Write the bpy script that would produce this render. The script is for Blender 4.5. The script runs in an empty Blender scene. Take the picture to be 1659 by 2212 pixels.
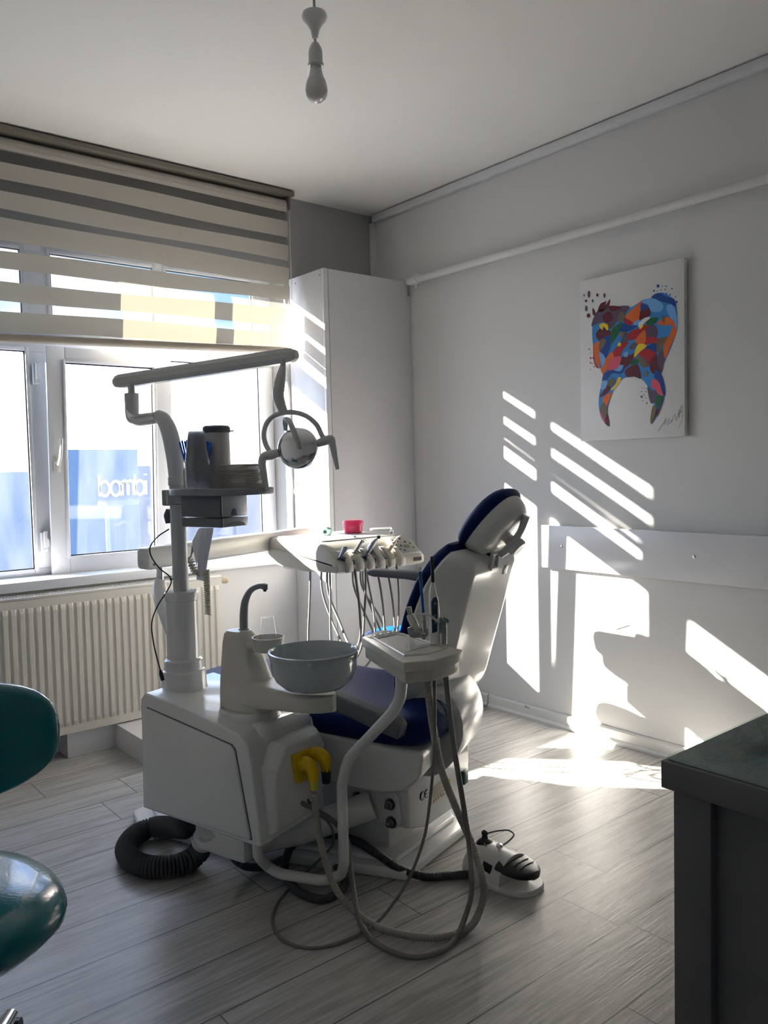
import bpy, bmesh, math, random
from mathutils import Vector, Matrix, Quaternion
random.seed(7)
PI = math.pi
C = bpy.context.scene.collection
sc = bpy.context.scene

# ---------------------------------------------------------------- camera
FPX = 1758.447
CAM = Vector((-3.0349, -3.7373, 1.2473))
YAW, PITCH, ROLL = 0.687209, 0.0549925, -0.0238233
FWD = Vector((math.sin(YAW)*math.cos(PITCH), math.cos(YAW)*math.cos(PITCH), -math.sin(PITCH)))
_r = Vector((math.cos(YAW), -math.sin(YAW), 0)); _u = _r.cross(FWD)
RGT = math.cos(ROLL)*_r + math.sin(ROLL)*_u
UPV = -math.sin(ROLL)*_r + math.cos(ROLL)*_u
cd = bpy.data.cameras.new('camera'); cam = bpy.data.objects.new('camera', cd); C.objects.link(cam)
cd.sensor_fit = 'VERTICAL'; cd.sensor_height = 36.0; cd.lens = FPX/2212*36.0; cd.clip_start = .02; cd.clip_end = 400
m = Matrix((RGT, UPV, -FWD)).transposed().to_4x4(); m.translation = CAM
cam.matrix_world = m
sc.camera = cam

# ---------------------------------------------------------------- light
sc.view_settings.view_transform = 'Standard'; sc.view_settings.look = 'None'
sc.view_settings.gamma = 1; sc.view_settings.use_curve_mapping = False
sc.view_settings.exposure = 1.35
SUN_STRENGTH = 23.0
SKY_STRENGTH = 2.4
sun = bpy.data.lights.new('sun', 'SUN'); sun.energy = SUN_STRENGTH; sun.angle = math.radians(0.55); sun.color = (1, .93, .82)
so = bpy.data.objects.new('sun', sun); C.objects.link(so)
so.rotation_euler = Vector((.907, -1, -.566)).to_track_quat('-Z', 'Y').to_euler(); so.location = (-6, 6, 5)
w = bpy.data.worlds.new('sky'); sc.world = w; w.use_nodes = True
nt = w.node_tree; N = nt.nodes; L = nt.links; N.clear()
tc = N.new('ShaderNodeTexCoord'); sep = N.new('ShaderNodeSeparateXYZ'); L.new(tc.outputs['Generated'], sep.inputs[0])
gr = N.new('ShaderNodeValToRGB'); L.new(sep.outputs['Z'], gr.inputs[0])
gr.color_ramp.elements[0].position = 0.0; gr.color_ramp.elements[0].color = (.30, .45, .62, 1)
gr.color_ramp.elements[1].position = 0.6; gr.color_ramp.elements[1].color = (.10, .26, .62, 1)
e = gr.color_ramp.elements.new(.02); e.color = (.75, .88, 1, 1)
e = gr.color_ramp.elements.new(.13); e.color = (.75, .86, .98, 1)
e = gr.color_ramp.elements.new(.175); e.color = (.10, .23, .52, 1)
mp = N.new('ShaderNodeMapping'); L.new(tc.outputs['Generated'], mp.inputs[0]); mp.inputs['Scale'].default_value = (1.6, 1.6, 5)
ns = N.new('ShaderNodeTexNoise'); L.new(mp.outputs[0], ns.inputs['Vector']); ns.inputs['Scale'].default_value = 1.5; ns.inputs['Detail'].default_value = 7
cr = N.new('ShaderNodeValToRGB'); L.new(ns.outputs['Fac'], cr.inputs[0]); cr.color_ramp.elements[0].position = .47; cr.color_ramp.elements[1].position = .68
mx = N.new('ShaderNodeMixRGB'); L.new(cr.outputs[0], mx.inputs['Fac']); L.new(gr.outputs[0], mx.inputs[1]); mx.inputs[2].default_value = (.96, .98, 1, 1)
bg = N.new('ShaderNodeBackground'); L.new(mx.outputs[0], bg.inputs[0]); bg.inputs[1].default_value = SKY_STRENGTH
ow = N.new('ShaderNodeOutputWorld'); L.new(bg.outputs[0], ow.inputs[0])
pl = bpy.data.lights.new('window_portal', 'AREA'); pl.shape = 'RECTANGLE'; pl.size = 1.82; pl.size_y = 1.6; pl.cycles.is_portal = True
po = bpy.data.objects.new('window_portal', pl); C.objects.link(po); po.location = (-1.51, .30, 1.55); po.rotation_euler = (math.radians(-90), 0, 0)

# ---------------------------------------------------------------- measuring helpers (points in the room)
AL = math.radians(-17.5)
UU = Vector((math.sin(AL), math.cos(AL), 0)); WW = Vector((math.cos(AL), -math.sin(AL), 0)); ZZ = Vector((0, 0, 1))
def S3(s, t, z): return WW*s + UU*t + ZZ*z          # chair frame: s across, t towards the feet
def ray(x, y): return (FWD*FPX + RGT*(x-829.5) - UPV*(y-1106)).normalized()
def onp(x, y, n, v):
    d = ray(x, y); return CAM + d*((v - n.dot(CAM))/n.dot(d))
def ax(x, y, v): return onp(x, y, Vector((1, 0, 0)), v)
def ay(x, y, v): return onp(x, y, Vector((0, 1, 0)), v)
def az(x, y, v): return onp(x, y, ZZ, v)
def as_(x, y, v): return onp(x, y, WW, v)
def at_(x, y, v): return onp(x, y, UU, v)
def ad(x, y, Z): d = ray(x, y); return CAM + d*(Z/d.dot(FWD))

# ---------------------------------------------------------------- materials
MATS = {}
def mat(name, col, rough=.5, metal=0, var=.03, scale=8, bump=0, bscale=60, spec=.5, coat=0, alpha=1, trans=0, sub=0):
    if name in MATS: return MATS[name]
    m = bpy.data.materials.new(name); m.use_nodes = True; nt = m.node_tree; N = nt.nodes; L = nt.links
    b = N['Principled BSDF']
    tc = N.new('ShaderNodeTexCoord'); ns = N.new('ShaderNodeTexNoise'); L.new(tc.outputs['Object'], ns.inputs['Vector'])
    ns.inputs['Scale'].default_value = scale; ns.inputs['Detail'].default_value = 4
    rm = N.new('ShaderNodeMapRange'); L.new(ns.outputs['Fac'], rm.inputs[0])
    rm.inputs['To Min'].default_value = 1-var; rm.inputs['To Max'].default_value = 1+var
    mm = N.new('ShaderNodeVectorMath'); mm.operation = 'SCALE'; mm.inputs[0].default_value = col[:3]; L.new(rm.outputs[0], mm.inputs['Scale'])
    L.new(mm.outputs[0], b.inputs['Base Color'])
    b.inputs['Roughness'].default_value = rough; b.inputs['Metallic'].default_value = metal
    b.inputs['Specular IOR Level'].default_value = spec; b.inputs['Coat Weight'].default_value = coat; b.inputs['Coat Roughness'].default_value = .05
    b.inputs['Alpha'].default_value = alpha; b.inputs['Transmission Weight'].default_value = trans
    if bump:
        n2 = N.new('ShaderNodeTexNoise'); L.new(tc.outputs['Object'], n2.inputs['Vector']); n2.inputs['Scale'].default_value = bscale; n2.inputs['Detail'].default_value = 5
        bp = N.new('ShaderNodeBump'); bp.inputs['Strength'].default_value = bump; bp.inputs['Distance'].default_value = .01
        L.new(n2.outputs['Fac'], bp.inputs['Height']); L.new(bp.outputs[0], b.inputs['Normal'])
    MATS[name] = m; return m

M_white = mat('white_gloss_plastic', (.80, .81, .80), .16, coat=.4)
M_white2 = mat('white_satin_plastic', (.78, .78, .76), .3)
M_cream = mat('cream_plastic', (.70, .68, .60), .3)
M_grey = mat('grey_plastic', (.30, .32, .34), .4)
M_lgrey = mat('light_grey_paint', (.66, .68, .68), .28)
M_dgrey = mat('dark_grey_plastic', (.10, .11, .13), .45)
M_black = mat('black_plastic', (.012, .012, .014), .35)
M_chrome = mat('chrome', (.85, .86, .88), .10, 1, var=.01)
M_steel = mat('brushed_steel', (.55, .56, .57), .28, 1)
M_darksteel = mat('dark_steel', (.22, .23, .25), .25, 1)
M_blue = mat('navy_leatherette', (.005, .019, .105), .45, bump=.15, bscale=220, spec=.12)
M_teal = mat('teal_leatherette', (.0, .17, .20), .2, coat=.3, bump=.05, bscale=150)
M_yellow = mat('yellow_plastic', (.80, .52, .0), .35)
M_hose = mat('grey_rubber_hose', (.20, .195, .185), .45)
M_hose2 = mat('beige_ribbed_hose', (.38, .35, .30), .5)
M_hosed = mat('dark_corrugated_hose', (.055, .057, .06), .4)
M_pvc = mat('window_frame_pvc', (.78, .80, .84), .28)
M_wall = mat('wall_paint', (.70, .70, .695), .75, var=.02, scale=2, bump=.08, bscale=40)
M_ceil = mat('ceiling_paint', (.88, .865, .83), .8, var=.02, scale=1.5, bump=.05, bscale=30)
M_lam = mat('white_laminate', (.74, .74, .76), .22, var=.015)
M_radi = mat('radiator_enamel', (.74, .71, .64), .35)
M_porc = mat('pale_blue_grey_porcelain', (.48, .55, .56), .12, coat=.5)
M_paper = mat('tissue_paper', (.55, .52, .47), .9, bump=.3, bscale=300)
M_pink = mat('pink_plastic', (.85, .04, .16), .3)
M_mint = mat('mint_plastic', (.45, .72, .62), .3)
M_bstraw = mat('blue_translucent_plastic', (.0, .16, .80), .2)
M_cyan = mat('bright_blue_plastic', (.0, .09, .34), .3)
M_brass = mat('aged_cream_valve', (.62, .52, .36), .4)

def glassmat(name, tint=(1, 1, 1), haze=.06, gloss=.06, rough=.02, noise=0.0):
    m = bpy.data.materials.new(name); m.use_nodes = True; nt = m.node_tree; N = nt.nodes; L = nt.links; N.clear()
    t = N.new('ShaderNodeBsdfTransparent'); t.inputs[0].default_value = (*tint, 1)
    tl = N.new('ShaderNodeBsdfTranslucent'); tl.inputs[0].default_value = (.9, .93, 1, 1)
    gl = N.new('ShaderNodeBsdfGlossy'); gl.inputs['Roughness'].default_value = rough
    m1 = N.new('ShaderNodeMixShader'); L.new(t.outputs[0], m1.inputs[1]); L.new(tl.outputs[0], m1.inputs[2]); m1.inputs[0].default_value = haze
    if noise:
        tc = N.new('ShaderNodeTexCoord'); ns = N.new('ShaderNodeTexNoise'); ns.inputs['Scale'].default_value = 4; ns.inputs['Detail'].default_value = 6
        mp = N.new('ShaderNodeMapping'); mp.inputs['Scale'].default_value = (2.5, 1, .7); L.new(tc.outputs['Object'], mp.inputs[0]); L.new(mp.outputs[0], ns.inputs['Vector'])
        r = N.new('ShaderNodeMapRange'); L.new(ns.outputs['Fac'], r.inputs[0]); r.inputs[1].default_value = .3; r.inputs[2].default_value = .75; r.inputs[3].default_value = haze*(1-noise); r.inputs[4].default_value = haze*(1+noise)
        L.new(r.outputs[0], m1.inputs[0])
    m2 = N.new('ShaderNodeMixShader'); L.new(m1.outputs[0], m2.inputs[1]); L.new(gl.outputs[0], m2.inputs[2]); m2.inputs[0].default_value = gloss
    o = N.new('ShaderNodeOutputMaterial'); L.new(m2.outputs[0], o.inputs[0]); MATS[name] = m; return m
M_glass = glassmat('dusty_window_glass', haze=.018, gloss=.018, noise=.5)
M_cup = glassmat('clear_plastic_cup', haze=.05, gloss=.10, rough=.1)
M_cup2 = glassmat('milky_stacked_cup_plastic', haze=.50, gloss=.10, rough=.15)
M_dglass = glassmat('green_edged_glass', tint=(.90, .96, .94), haze=.01, gloss=.07)

def floor_mat():
    m = bpy.data.materials.new('grey_oak_laminate'); m.use_nodes = True; nt = m.node_tree; N = nt.nodes; L = nt.links; b = N['Principled BSDF']
    tc = N.new('ShaderNodeTexCoord'); sp = N.new('ShaderNodeSeparateXYZ'); L.new(tc.outputs['Object'], sp.inputs[0])
    def mth(op, a, bb=None, c=None):
        n = N.new('ShaderNodeMath'); n.operation = op
        for i, v in enumerate((a, bb, c)):
            if v is None: continue
            if isinstance(v, (int, float)): n.inputs[i].default_value = v
            else: L.new(v, n.inputs[i])
        return n.outputs[0]
    ry = mth('DIVIDE', mth('ADD', sp.outputs['Y'], .1), .1985)
    row = mth('FLOOR', ry); fy = mth('FRACT', ry)
    wn = N.new('ShaderNodeTexWhiteNoise'); wn.noise_dimensions = '1D'; L.new(mth('ADD', row, 31.3), wn.inputs['W'])
    rx = mth('DIVIDE', mth('ADD', sp.outputs['X'], mth('MULTIPLY', wn.outputs['Value'], 1.2)), 1.2)
    colm = mth('FLOOR', rx); fx = mth('FRACT', rx)
    ey = mth('MINIMUM', fy, mth('SUBTRACT', 1, fy)); ex = mth('MINIMUM', fx, mth('SUBTRACT', 1, fx))
    sy = mth('GREATER_THAN', ey, .012); sx = mth('GREATER_THAN', ex, .0016); seam = mth('MULTIPLY', sx, sy)
    pid = mth('ADD', mth('MULTIPLY', row, 7.13), mth('MULTIPLY', colm, 3.77))
    wn2 = N.new('ShaderNodeTexWhiteNoise'); wn2.noise_dimensions = '1D'; L.new(pid, wn2.inputs['W'])
    cb = N.new('ShaderNodeCombineXYZ'); L.new(mth('MULTIPLY', sp.outputs['X'], 1.5), cb.inputs[0]); L.new(mth('MULTIPLY', sp.outputs['Y'], 22), cb.inputs[1]); L.new(mth('MULTIPLY', wn2.outputs['Value'], 40), cb.inputs[2])
    n1 = N.new('ShaderNodeTexNoise'); L.new(cb.outputs[0], n1.inputs['Vector']); n1.inputs['Scale'].default_value = 1.6; n1.inputs['Detail'].default_value = 6; n1.inputs['Distortion'].default_value = 1.6
    cb2 = N.new('ShaderNodeCombineXYZ'); L.new(mth('MULTIPLY', sp.outputs['X'], 7), cb2.inputs[0]); L.new(mth('MULTIPLY', sp.outputs['Y'], 120), cb2.inputs[1]); L.new(mth('MULTIPLY', wn2.outputs['Value'], 70), cb2.inputs[2])
    n2 = N.new('ShaderNodeTexNoise'); L.new(cb2.outputs[0], n2.inputs['Vector']); n2.inputs['Scale'].default_value = 1.3; n2.inputs['Detail'].default_value = 4; n2.inputs['Distortion'].default_value = .6
    r1 = N.new('ShaderNodeValToRGB'); L.new(n1.outputs['Fac'], r1.inputs[0]); r1.color_ramp.elements[0].position = .36; r1.color_ramp.elements[0].color = (.36, .35, .33, 1); r1.color_ramp.elements[1].position = .6; r1.color_ramp.elements[1].color = (.53, .52, .50, 1)
    g = N.new('ShaderNodeMapRange'); L.new(n2.outputs['Fac'], g.inputs[0]); g.inputs[1].default_value = .3; g.inputs[2].default_value = .62; g.inputs[3].default_value = .86; g.inputs[4].default_value = 1.05
    tint = N.new('ShaderNodeMapRange'); L.new(wn2.outputs['Value'], tint.inputs[0]); tint.inputs[3].default_value = .93; tint.inputs[4].default_value = 1.06
    f = mth('MULTIPLY', mth('MULTIPLY', g.outputs[0], tint.outputs[0]), mth('ADD', mth('MULTIPLY', seam, .68), .32))
    v = N.new('ShaderNodeVectorMath'); v.operation = 'SCALE'; L.new(r1.outputs[0], v.inputs[0]); L.new(f, v.inputs['Scale'])
    L.new(v.outputs[0], b.inputs['Base Color'])
    b.inputs['Roughness'].default_value = .34
    bp = N.new('ShaderNodeBump'); bp.inputs['Strength'].default_value = .35; bp.inputs['Distance'].default_value = .002; L.new(mth('ADD', n2.outputs['Fac'], mth('MULTIPLY', seam, 1.5)), bp.inputs['Height']); L.new(bp.outputs[0], b.inputs['Normal'])
    return m
M_floor = floor_mat()

# ---------------------------------------------------------------- mesh helpers (all in room coordinates)
def BM(): return bmesh.new()
def wloc(o):
    v = Vector(o.location)
    while o.parent: o = o.parent; v = v + Vector(o.location)
    return v
def obj(name, bm, material, parent=None, origin=None, sharp=38, sub=0, smooth=True):
    bmesh.ops.recalc_face_normals(bm, faces=bm.faces[:])
    if origin is None:
        if parent is not None: origin = wloc(parent)
        else:
            xs = [v.co for v in bm.verts]
            origin = Vector((sum(v.x for v in xs)/len(xs), sum(v.y for v in xs)/len(xs), min(v.z for v in xs)))
    origin = Vector(origin)
    for v in bm.verts: v.co -= origin
    for f in bm.faces: f.smooth = smooth
    for e in bm.edges:
        if len(e.link_faces) == 2 and e.calc_face_angle(0) > math.radians(sharp): e.smooth = False
    me = bpy.data.meshes.new(name); bm.to_mesh(me); bm.free()
    ms = material if isinstance(material, (list, tuple)) else [material]
    for mm in ms: me.materials.append(mm)
    o = bpy.data.objects.new(name, me); C.objects.link(o)
    if parent is not None: o.parent = parent; o.location = origin - wloc(parent)
    else: o.location = origin
    if sub:
        md = o.modifiers.new('smooth', 'SUBSURF'); md.levels = sub; md.render_levels = sub
    return o
def thing(name, label, cat, loc=(0, 0, 0), group=None):
    o = bpy.data.objects.new(name, None); C.objects.link(o); o.location = loc; o.empty_display_size = .05
    o['label'] = label; o['category'] = cat
    if group: o['group'] = group
    return o
def tag(o, label, cat, group=None):
    o['label'] = label; o['category'] = cat
    if group: o['group'] = group
    return o
def struct(o): o['kind'] = 'structure'; return o
def quad_strip(bm, rings, closed=True, cap=True):
    vs = [[bm.verts.new(p) for p in r] for r in rings]
    n = len(rings[0])
    for a, b in zip(vs, vs[1:]):
        for i in range(n if closed else n-1):
            j = (i+1) % n
            try: bm.faces.new((a[i], a[j], b[j], b[i]))
            except ValueError: pass
    if cap and closed:
        for r in (vs[0], vs[-1]):
            try: bm.faces.new(r)
            except ValueError: pass
    return vs
def hexa(bm, p, bevel=0, seg=3):
    """p: 8 corners, bottom 4 then top 4 in the same turning order"""
    v = [bm.verts.new(q) for q in p]
    fs = [bm.faces.new([v[i] for i in ix]) for ix in ((0, 1, 2, 3), (4, 5, 6, 7), (0, 1, 5, 4), (1, 2, 6, 5), (2, 3, 7, 6), (3, 0, 4, 7))]
    if bevel:
        es = list({e for f in fs for e in f.edges})
        bmesh.ops.bevel(bm, geom=es, offset=bevel, segments=seg, profile=.5, affect='EDGES', clamp_overlap=True)
def box(bm, a, b, bevel=0, seg=2, F=None):
    F = F or (lambda x, y, z: Vector((x, y, z)))
    (x0, y0, z0), (x1, y1, z1) = a, b
    hexa(bm, [F(x0, y0, z0), F(x1, y0, z0), F(x1, y1, z0), F(x0, y1, z0), F(x0, y0, z1), F(x1, y0, z1), F(x1, y1, z1), F(x0, y1, z1)], bevel, seg)
def prism(bm, pts, lo, hi, F, bevel=0, seg=3):
    """polygon pts (a,b) swept from lo to hi; F(a,b,c)->point"""
    v0 = [bm.verts.new(F(a, b, lo)) for a, b in pts]; v1 = [bm.verts.new(F(a, b, hi)) for a, b in pts]
    n = len(pts); fs = [bm.faces.new(v0), bm.faces.new(v1)]
    for i in range(n): fs.append(bm.faces.new((v0[i], v0[(i+1) % n], v1[(i+1) % n], v1[i])))
    if bevel:
        es = list({e for f in fs for e in f.edges if e.calc_face_angle(0) > .35}) if False else None
        bmesh.ops.recalc_face_normals(bm, faces=fs)
        es = [e for e in {e for f in fs for e in f.edges} if e.calc_face_angle(0) > .35]
        bmesh.ops.bevel(bm, geom=es, offset=bevel, segments=seg, profile=.5, affect='EDGES', clamp_overlap=True)
def spline(pts, n=8, closed=False):
    P = [Vector(p) for p in pts]; out = []; m = len(P)
    for i in range(m if closed else m-1):
        if closed: p0, p1, p2, p3 = P[(i-1) % m], P[i], P[(i+1) % m], P[(i+2) % m]
        else: p1, p2 = P[i], P[i+1]; p0 = P[i-1] if i else p1*2-p2; p3 = P[i+2] if i+2 < m else p2*2-p1
        # centripetal style tangents
        d1 = max((p1-p0).length, 1e-6)**.5; d2 = max((p2-p1).length, 1e-6)**.5; d3 = max((p3-p2).length, 1e-6)**.5
        t1 = (p1-p0)/d1 - (p2-p0)/(d1+d2) + (p2-p1)/d2; t2 = (p2-p1)/d2 - (p3-p1)/(d2+d3) + (p3-p2)/d3
        t1 *= d2; t2 *= d2
        for k in range(n):
            u = k/n; h1 = 2*u**3-3*u*u+1; h2 = -2*u**3+3*u*u; h3 = u**3-2*u*u+u; h4 = u**3-u*u
            out.append(p1*h1 + p2*h2 + t1*h3 + t2*h4)
    if not closed: out.append(P[-1])
    return out
def tube(bm, pts, r, n=10, closed=False, flat=1.0, ribs=None, up=None):
    """r: number or list; ribs=(pitch, depth) makes a corrugated surface"""
    P = [Vector(p) for p in pts]
    if ribs:
        pitch, dep = ribs; seg = [(b-a).length for a, b in zip(P, P[1:])]; tot = sum(seg); k = int(tot/pitch*4)
        Q = []; i = 0; acc = 0
        for j in range(k+1):
            d = tot*j/k
            while i < len(seg)-1 and acc+seg[i] < d: acc += seg[i]; i += 1
            Q.append(P[i].lerp(P[i+1], min(1, (d-acc)/max(seg[i], 1e-9))))
        P = Q; rr = [r + dep*(0, .7, 1, .7)[j % 4] - dep*.5 for j in range(len(P))]
    else: rr = r if isinstance(r, (list, tuple)) else [r]*len(P)
    if not isinstance(r, (int, float)) and len(rr) != len(P):
        a = rr; rr = []
        for i in range(len(P)):
            u = i/(len(P)-1)*(len(a)-1); k = min(int(u), len(a)-2); rr.append(a[k]+(a[k+1]-a[k])*(u-k))
    T = []
    m = len(P)
    for i in range(m):
        a = P[(i-1) % m] if (closed or i) else P[0]; b = P[(i+1) % m] if (closed or i < m-1) else P[-1]
        T.append((b-a).normalized())
    nrm = Vector(up) if up else (Vector((0, 0, 1)) if abs(T[0].z) < .9 else Vector((1, 0, 0)))
    nrm = (nrm - T[0]*nrm.dot(T[0])).normalized(); rings = []
    for i in range(m):
        if i:
            q = T[i-1].rotation_difference(T[i]); nrm = (q @ nrm); nrm = (nrm - T[i]*nrm.dot(T[i])).normalized()
        bn = T[i].cross(nrm)
        rings.append([P[i] + (nrm*math.cos(2*PI*k/n)*flat + bn*math.sin(2*PI*k/n))*rr[i] for k in range(n)])
    if closed: rings.append(rings[0]); quad_strip(bm, rings, True, False); bmesh.ops.remove_doubles(bm, verts=bm.verts, dist=1e-6)
    else: quad_strip(bm, rings, True, True)
def lathe(bm, prof, base, axis=(0, 0, 1), n=32, sx=1, xdir=None, cap=True):
    """prof: (radius, height) pairs along axis from base"""
    A = Vector(axis).normalized(); X = Vector(xdir) if xdir else (Vector((1, 0, 0)) if abs(A.x) < .9 else Vector((0, 1, 0)))
    X = (X - A*X.dot(A)).normalized(); Y = A.cross(X); B = Vector(base)
    rings = [[B + A*h + (X*math.cos(2*PI*k/n)*sx + Y*math.sin(2*PI*k/n))*max(r, 1e-4) for k in range(n)] for r, h in prof]
    quad_strip(bm, rings, True, cap)
def superring(cx, cy, z, a, b, p=4, n=32, F=None):
    out = []
    for k in range(n):
        th = 2*PI*k/n; c, s = math.cos(th), math.sin(th)
        x = cx + a*math.copysign(abs(c)**(2/p), c); y = cy + b*math.copysign(abs(s)**(2/p), s)
        out.append(F(x, y, z) if F else Vector((x, y, z)))
    return out
def ellipsoid(bm, c, rad, n=20, X=None, Y=None, Zv=None):
    X = X or Vector((1, 0, 0)); Y = Y or Vector((0, 1, 0)); Zv = Zv or Vector((0, 0, 1)); c = Vector(c)
    rings = []
    for i in range(n//2+1):
        ph = PI*(i/(n//2)) ; ph = min(max(ph, .02), PI-.02)
        rings.append([c + X*rad[0]*math.sin(ph)*math.cos(2*PI*k/n) + Y*rad[1]*math.sin(ph)*math.sin(2*PI*k/n) - Zv*rad[2]*math.cos(ph) for k in range(n)])
    quad_strip(bm, rings)
def one(name, fn, material, parent=None, **k):
    bm = BM(); fn(bm); return obj(name, bm, material, parent, **k)
def F_S(a, b, c): return S3(a, b, c)
# ================================================================= ROOM
XL, YB, H = -3.95, -5.3, 2.7
o = struct(one('floor', lambda b: box(b, (XL, YB, -.06), (0, 0, 0)), M_floor, origin=(0, 0, 0)))
o = struct(one('ceiling', lambda b: box(b, (XL, YB, H), (.0, .25, H+.08)), M_ceil, origin=(0, 0, H)))
struct(one('wall_right', lambda b: box(b, (0, YB, -.06), (.12, .25, H+.08)), M_wall, origin=(0, 0, 0)))
struct(one('wall_left', lambda b: box(b, (XL-.12, YB, -.06), (XL, .25, H+.08)), mat('white_wall_paint', (.80, .79, .77), .7), origin=(XL, 0, 0)))
struct(one('wall_back', lambda b: box(b, (XL-.12, YB-.12, -.06), (.12, YB, H+.08)), mat('white_wall_paint', (.80, .79, .77), .7), origin=(0, YB, 0)))
OX0, OX1, OZ0, OZ1 = -2.40, -.62, .785, 2.33
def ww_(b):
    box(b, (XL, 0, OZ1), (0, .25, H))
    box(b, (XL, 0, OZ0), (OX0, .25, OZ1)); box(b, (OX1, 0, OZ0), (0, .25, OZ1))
struct(one('wall_window', ww_, mat('grey_window_wall', (.40, .40, .395), .75, var=.02, scale=2, bump=.08, bscale=40), origin=(0, 0, 0)))  # one even grey, darker than the other walls
struct(one('wall_window_lower', lambda b: box(b, (XL, 0, -.06), (0, .25, OZ0)), M_wall, origin=(0, 0, 0)))
# window sill ledge (white) and the paler panel below it
struct(one('trim_1', lambda b: box(b, (OX0-.05, -.045, .745), (OX1+.02, .14, .79), .006), M_pvc))
# ceiling strip along the right wall, with its dark gap, and the corner bead
struct(one('trim_2', lambda b: box(b, (-.035, YB, 2.655), (-.0, -.03, 2.694), .004), M_lgrey if False else M_lam))
struct(one('trim_3', lambda b: box(b, (-.028, -.028, 2.26), (0, 0, 2.655), .003), M_wall))

# baseboard with chipped spots
def bb_mat():
    m = bpy.data.materials.new('chipped_white_baseboard'); m.use_nodes = True; nt = m.node_tree; N = nt.nodes; L = nt.links; b = N['Principled BSDF']
    tc = N.new('ShaderNodeTexCoord'); v = N.new('ShaderNodeTexVoronoi'); v.inputs['Scale'].default_value = 7; L.new(tc.outputs['Object'], v.inputs['Vector'])
    ns = N.new('ShaderNodeTexNoise'); ns.inputs['Scale'].default_value = 60; L.new(tc.outputs['Object'], ns.inputs['Vector'])
    a = N.new('ShaderNodeMath'); a.operation = 'MULTIPLY_ADD'; L.new(ns.outputs['Fac'], a.inputs[0]); a.inputs[1].default_value = .18; L.new(v.outputs['Distance'], a.inputs[2])
    r = N.new('ShaderNodeValToRGB'); L.new(a.outputs[0], r.inputs[0]); r.color_ramp.interpolation = 'CONSTANT'
    r.color_ramp.elements[0].color = (.40, .35, .28, 1); r.color_ramp.elements[1].position = .235; r.color_ramp.elements[1].color = (.72, .72, .70, 1)
    L.new(r.outputs[0], b.inputs['Base Color']); b.inputs['Roughness'].default_value = .4; return m
M_bb = bb_mat()
def base(b):
    prof = [(0, 0), (-.024, 0), (-.024, .012), (-.014, .022), (-.014, .058), (-.006, .066), (0, .066)]
    prism(b, prof, -.86, -.785, lambda x, z, y: Vector((x, y, z)))
    prism(b, prof, -3.3, -.868, lambda x, z, y: Vector((x, y, z)))
struct(one('baseboard_right', base, M_bb))
# boxed-in duct on the floor under the radiator
def duct(b):
    box(b, (-1.895, -.114, 0), (-1.68, -.001, .108)); box(b, (-1.68, -.46, 0), (-.60, -.001, .108))
struct(one('trim_4', duct, M_lam))

# ---------------- window
M_gasket = mat('black_window_gasket', (.01, .01, .012), .6)
win = bpy.data.objects.new('window_1', None); C.objects.link(win); win.location = (-1.51, .16, OZ0); struct(win)
FY0, FY1 = .148, .175
def frame(b):
    bv = .006
    def bar(x0, z0, x1, z1, y0=FY0, y1=FY1): box(b, (x0, y0, z0), (x1, y1, z1), bv)
    bar(OX0, OZ0, OX1, .822); bar(OX0, 2.262, OX1, OZ1); bar(OX0, 1.808, OX1, 1.922)
    bar(-.712, .82, OX1, 1.81); bar(-.738, 1.92, OX1, 2.265); bar(OX0, .82, OX0+.085, 2.265)
    bar(-1.300, .82, -1.229, 1.81); bar(-1.300, 1.92, -1.229, 2.265)
    bar(-1.922, .82, -1.770, 1.81); bar(-1.923, 1.92, -1.795, 2.265)
    # raised lips around each light
    for (x0, z0, x1, z1) in ((-1.229, .82, -.712, 1.81), (-1.229, 1.922, -.738, 2.262), (-1.795, 1.922, -1.300, 2.262), (-2.315, .82, -1.922, 1.81), (-2.315, 1.922, -1.923, 2.262)):
        t = .018
        for q in ((x0-t, z0-t, x0, z1+t), (x1, z0-t, x1+t, z1+t), (x0, z0-t, x1, z0), (x0, z1, x1, z1+t)): box(b, (q[0], FY0-.008, q[1]), (q[2], FY0+.006, q[3]), .004)
one('window_frame', frame, M_pvc, win)
for (x0, z0, x1, z1) in ((-1.229, .82, -.712, 1.81), (-1.229, 1.922, -.738, 2.262), (-1.795, 1.922, -1.300, 2.262), (-2.315, .82, -1.922, 1.81), (-2.315, 1.922, -1.923, 2.262)):
    g = one('pane', lambda b: box(b, (x0, .158, z0), (x1, .162, z1)), M_glass, win)
    def gk(b, t=.005):
        for q in ((x0, z0, x0+t, z1), (x1-t, z0, x1, z1), (x0, z0, x1, z0+t), (x0, z1-t, x1, z1)): box(b, (q[0], .150, q[1]), (q[2], .157, q[3]))
    one('gasket', gk, M_gasket, win)
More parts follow.
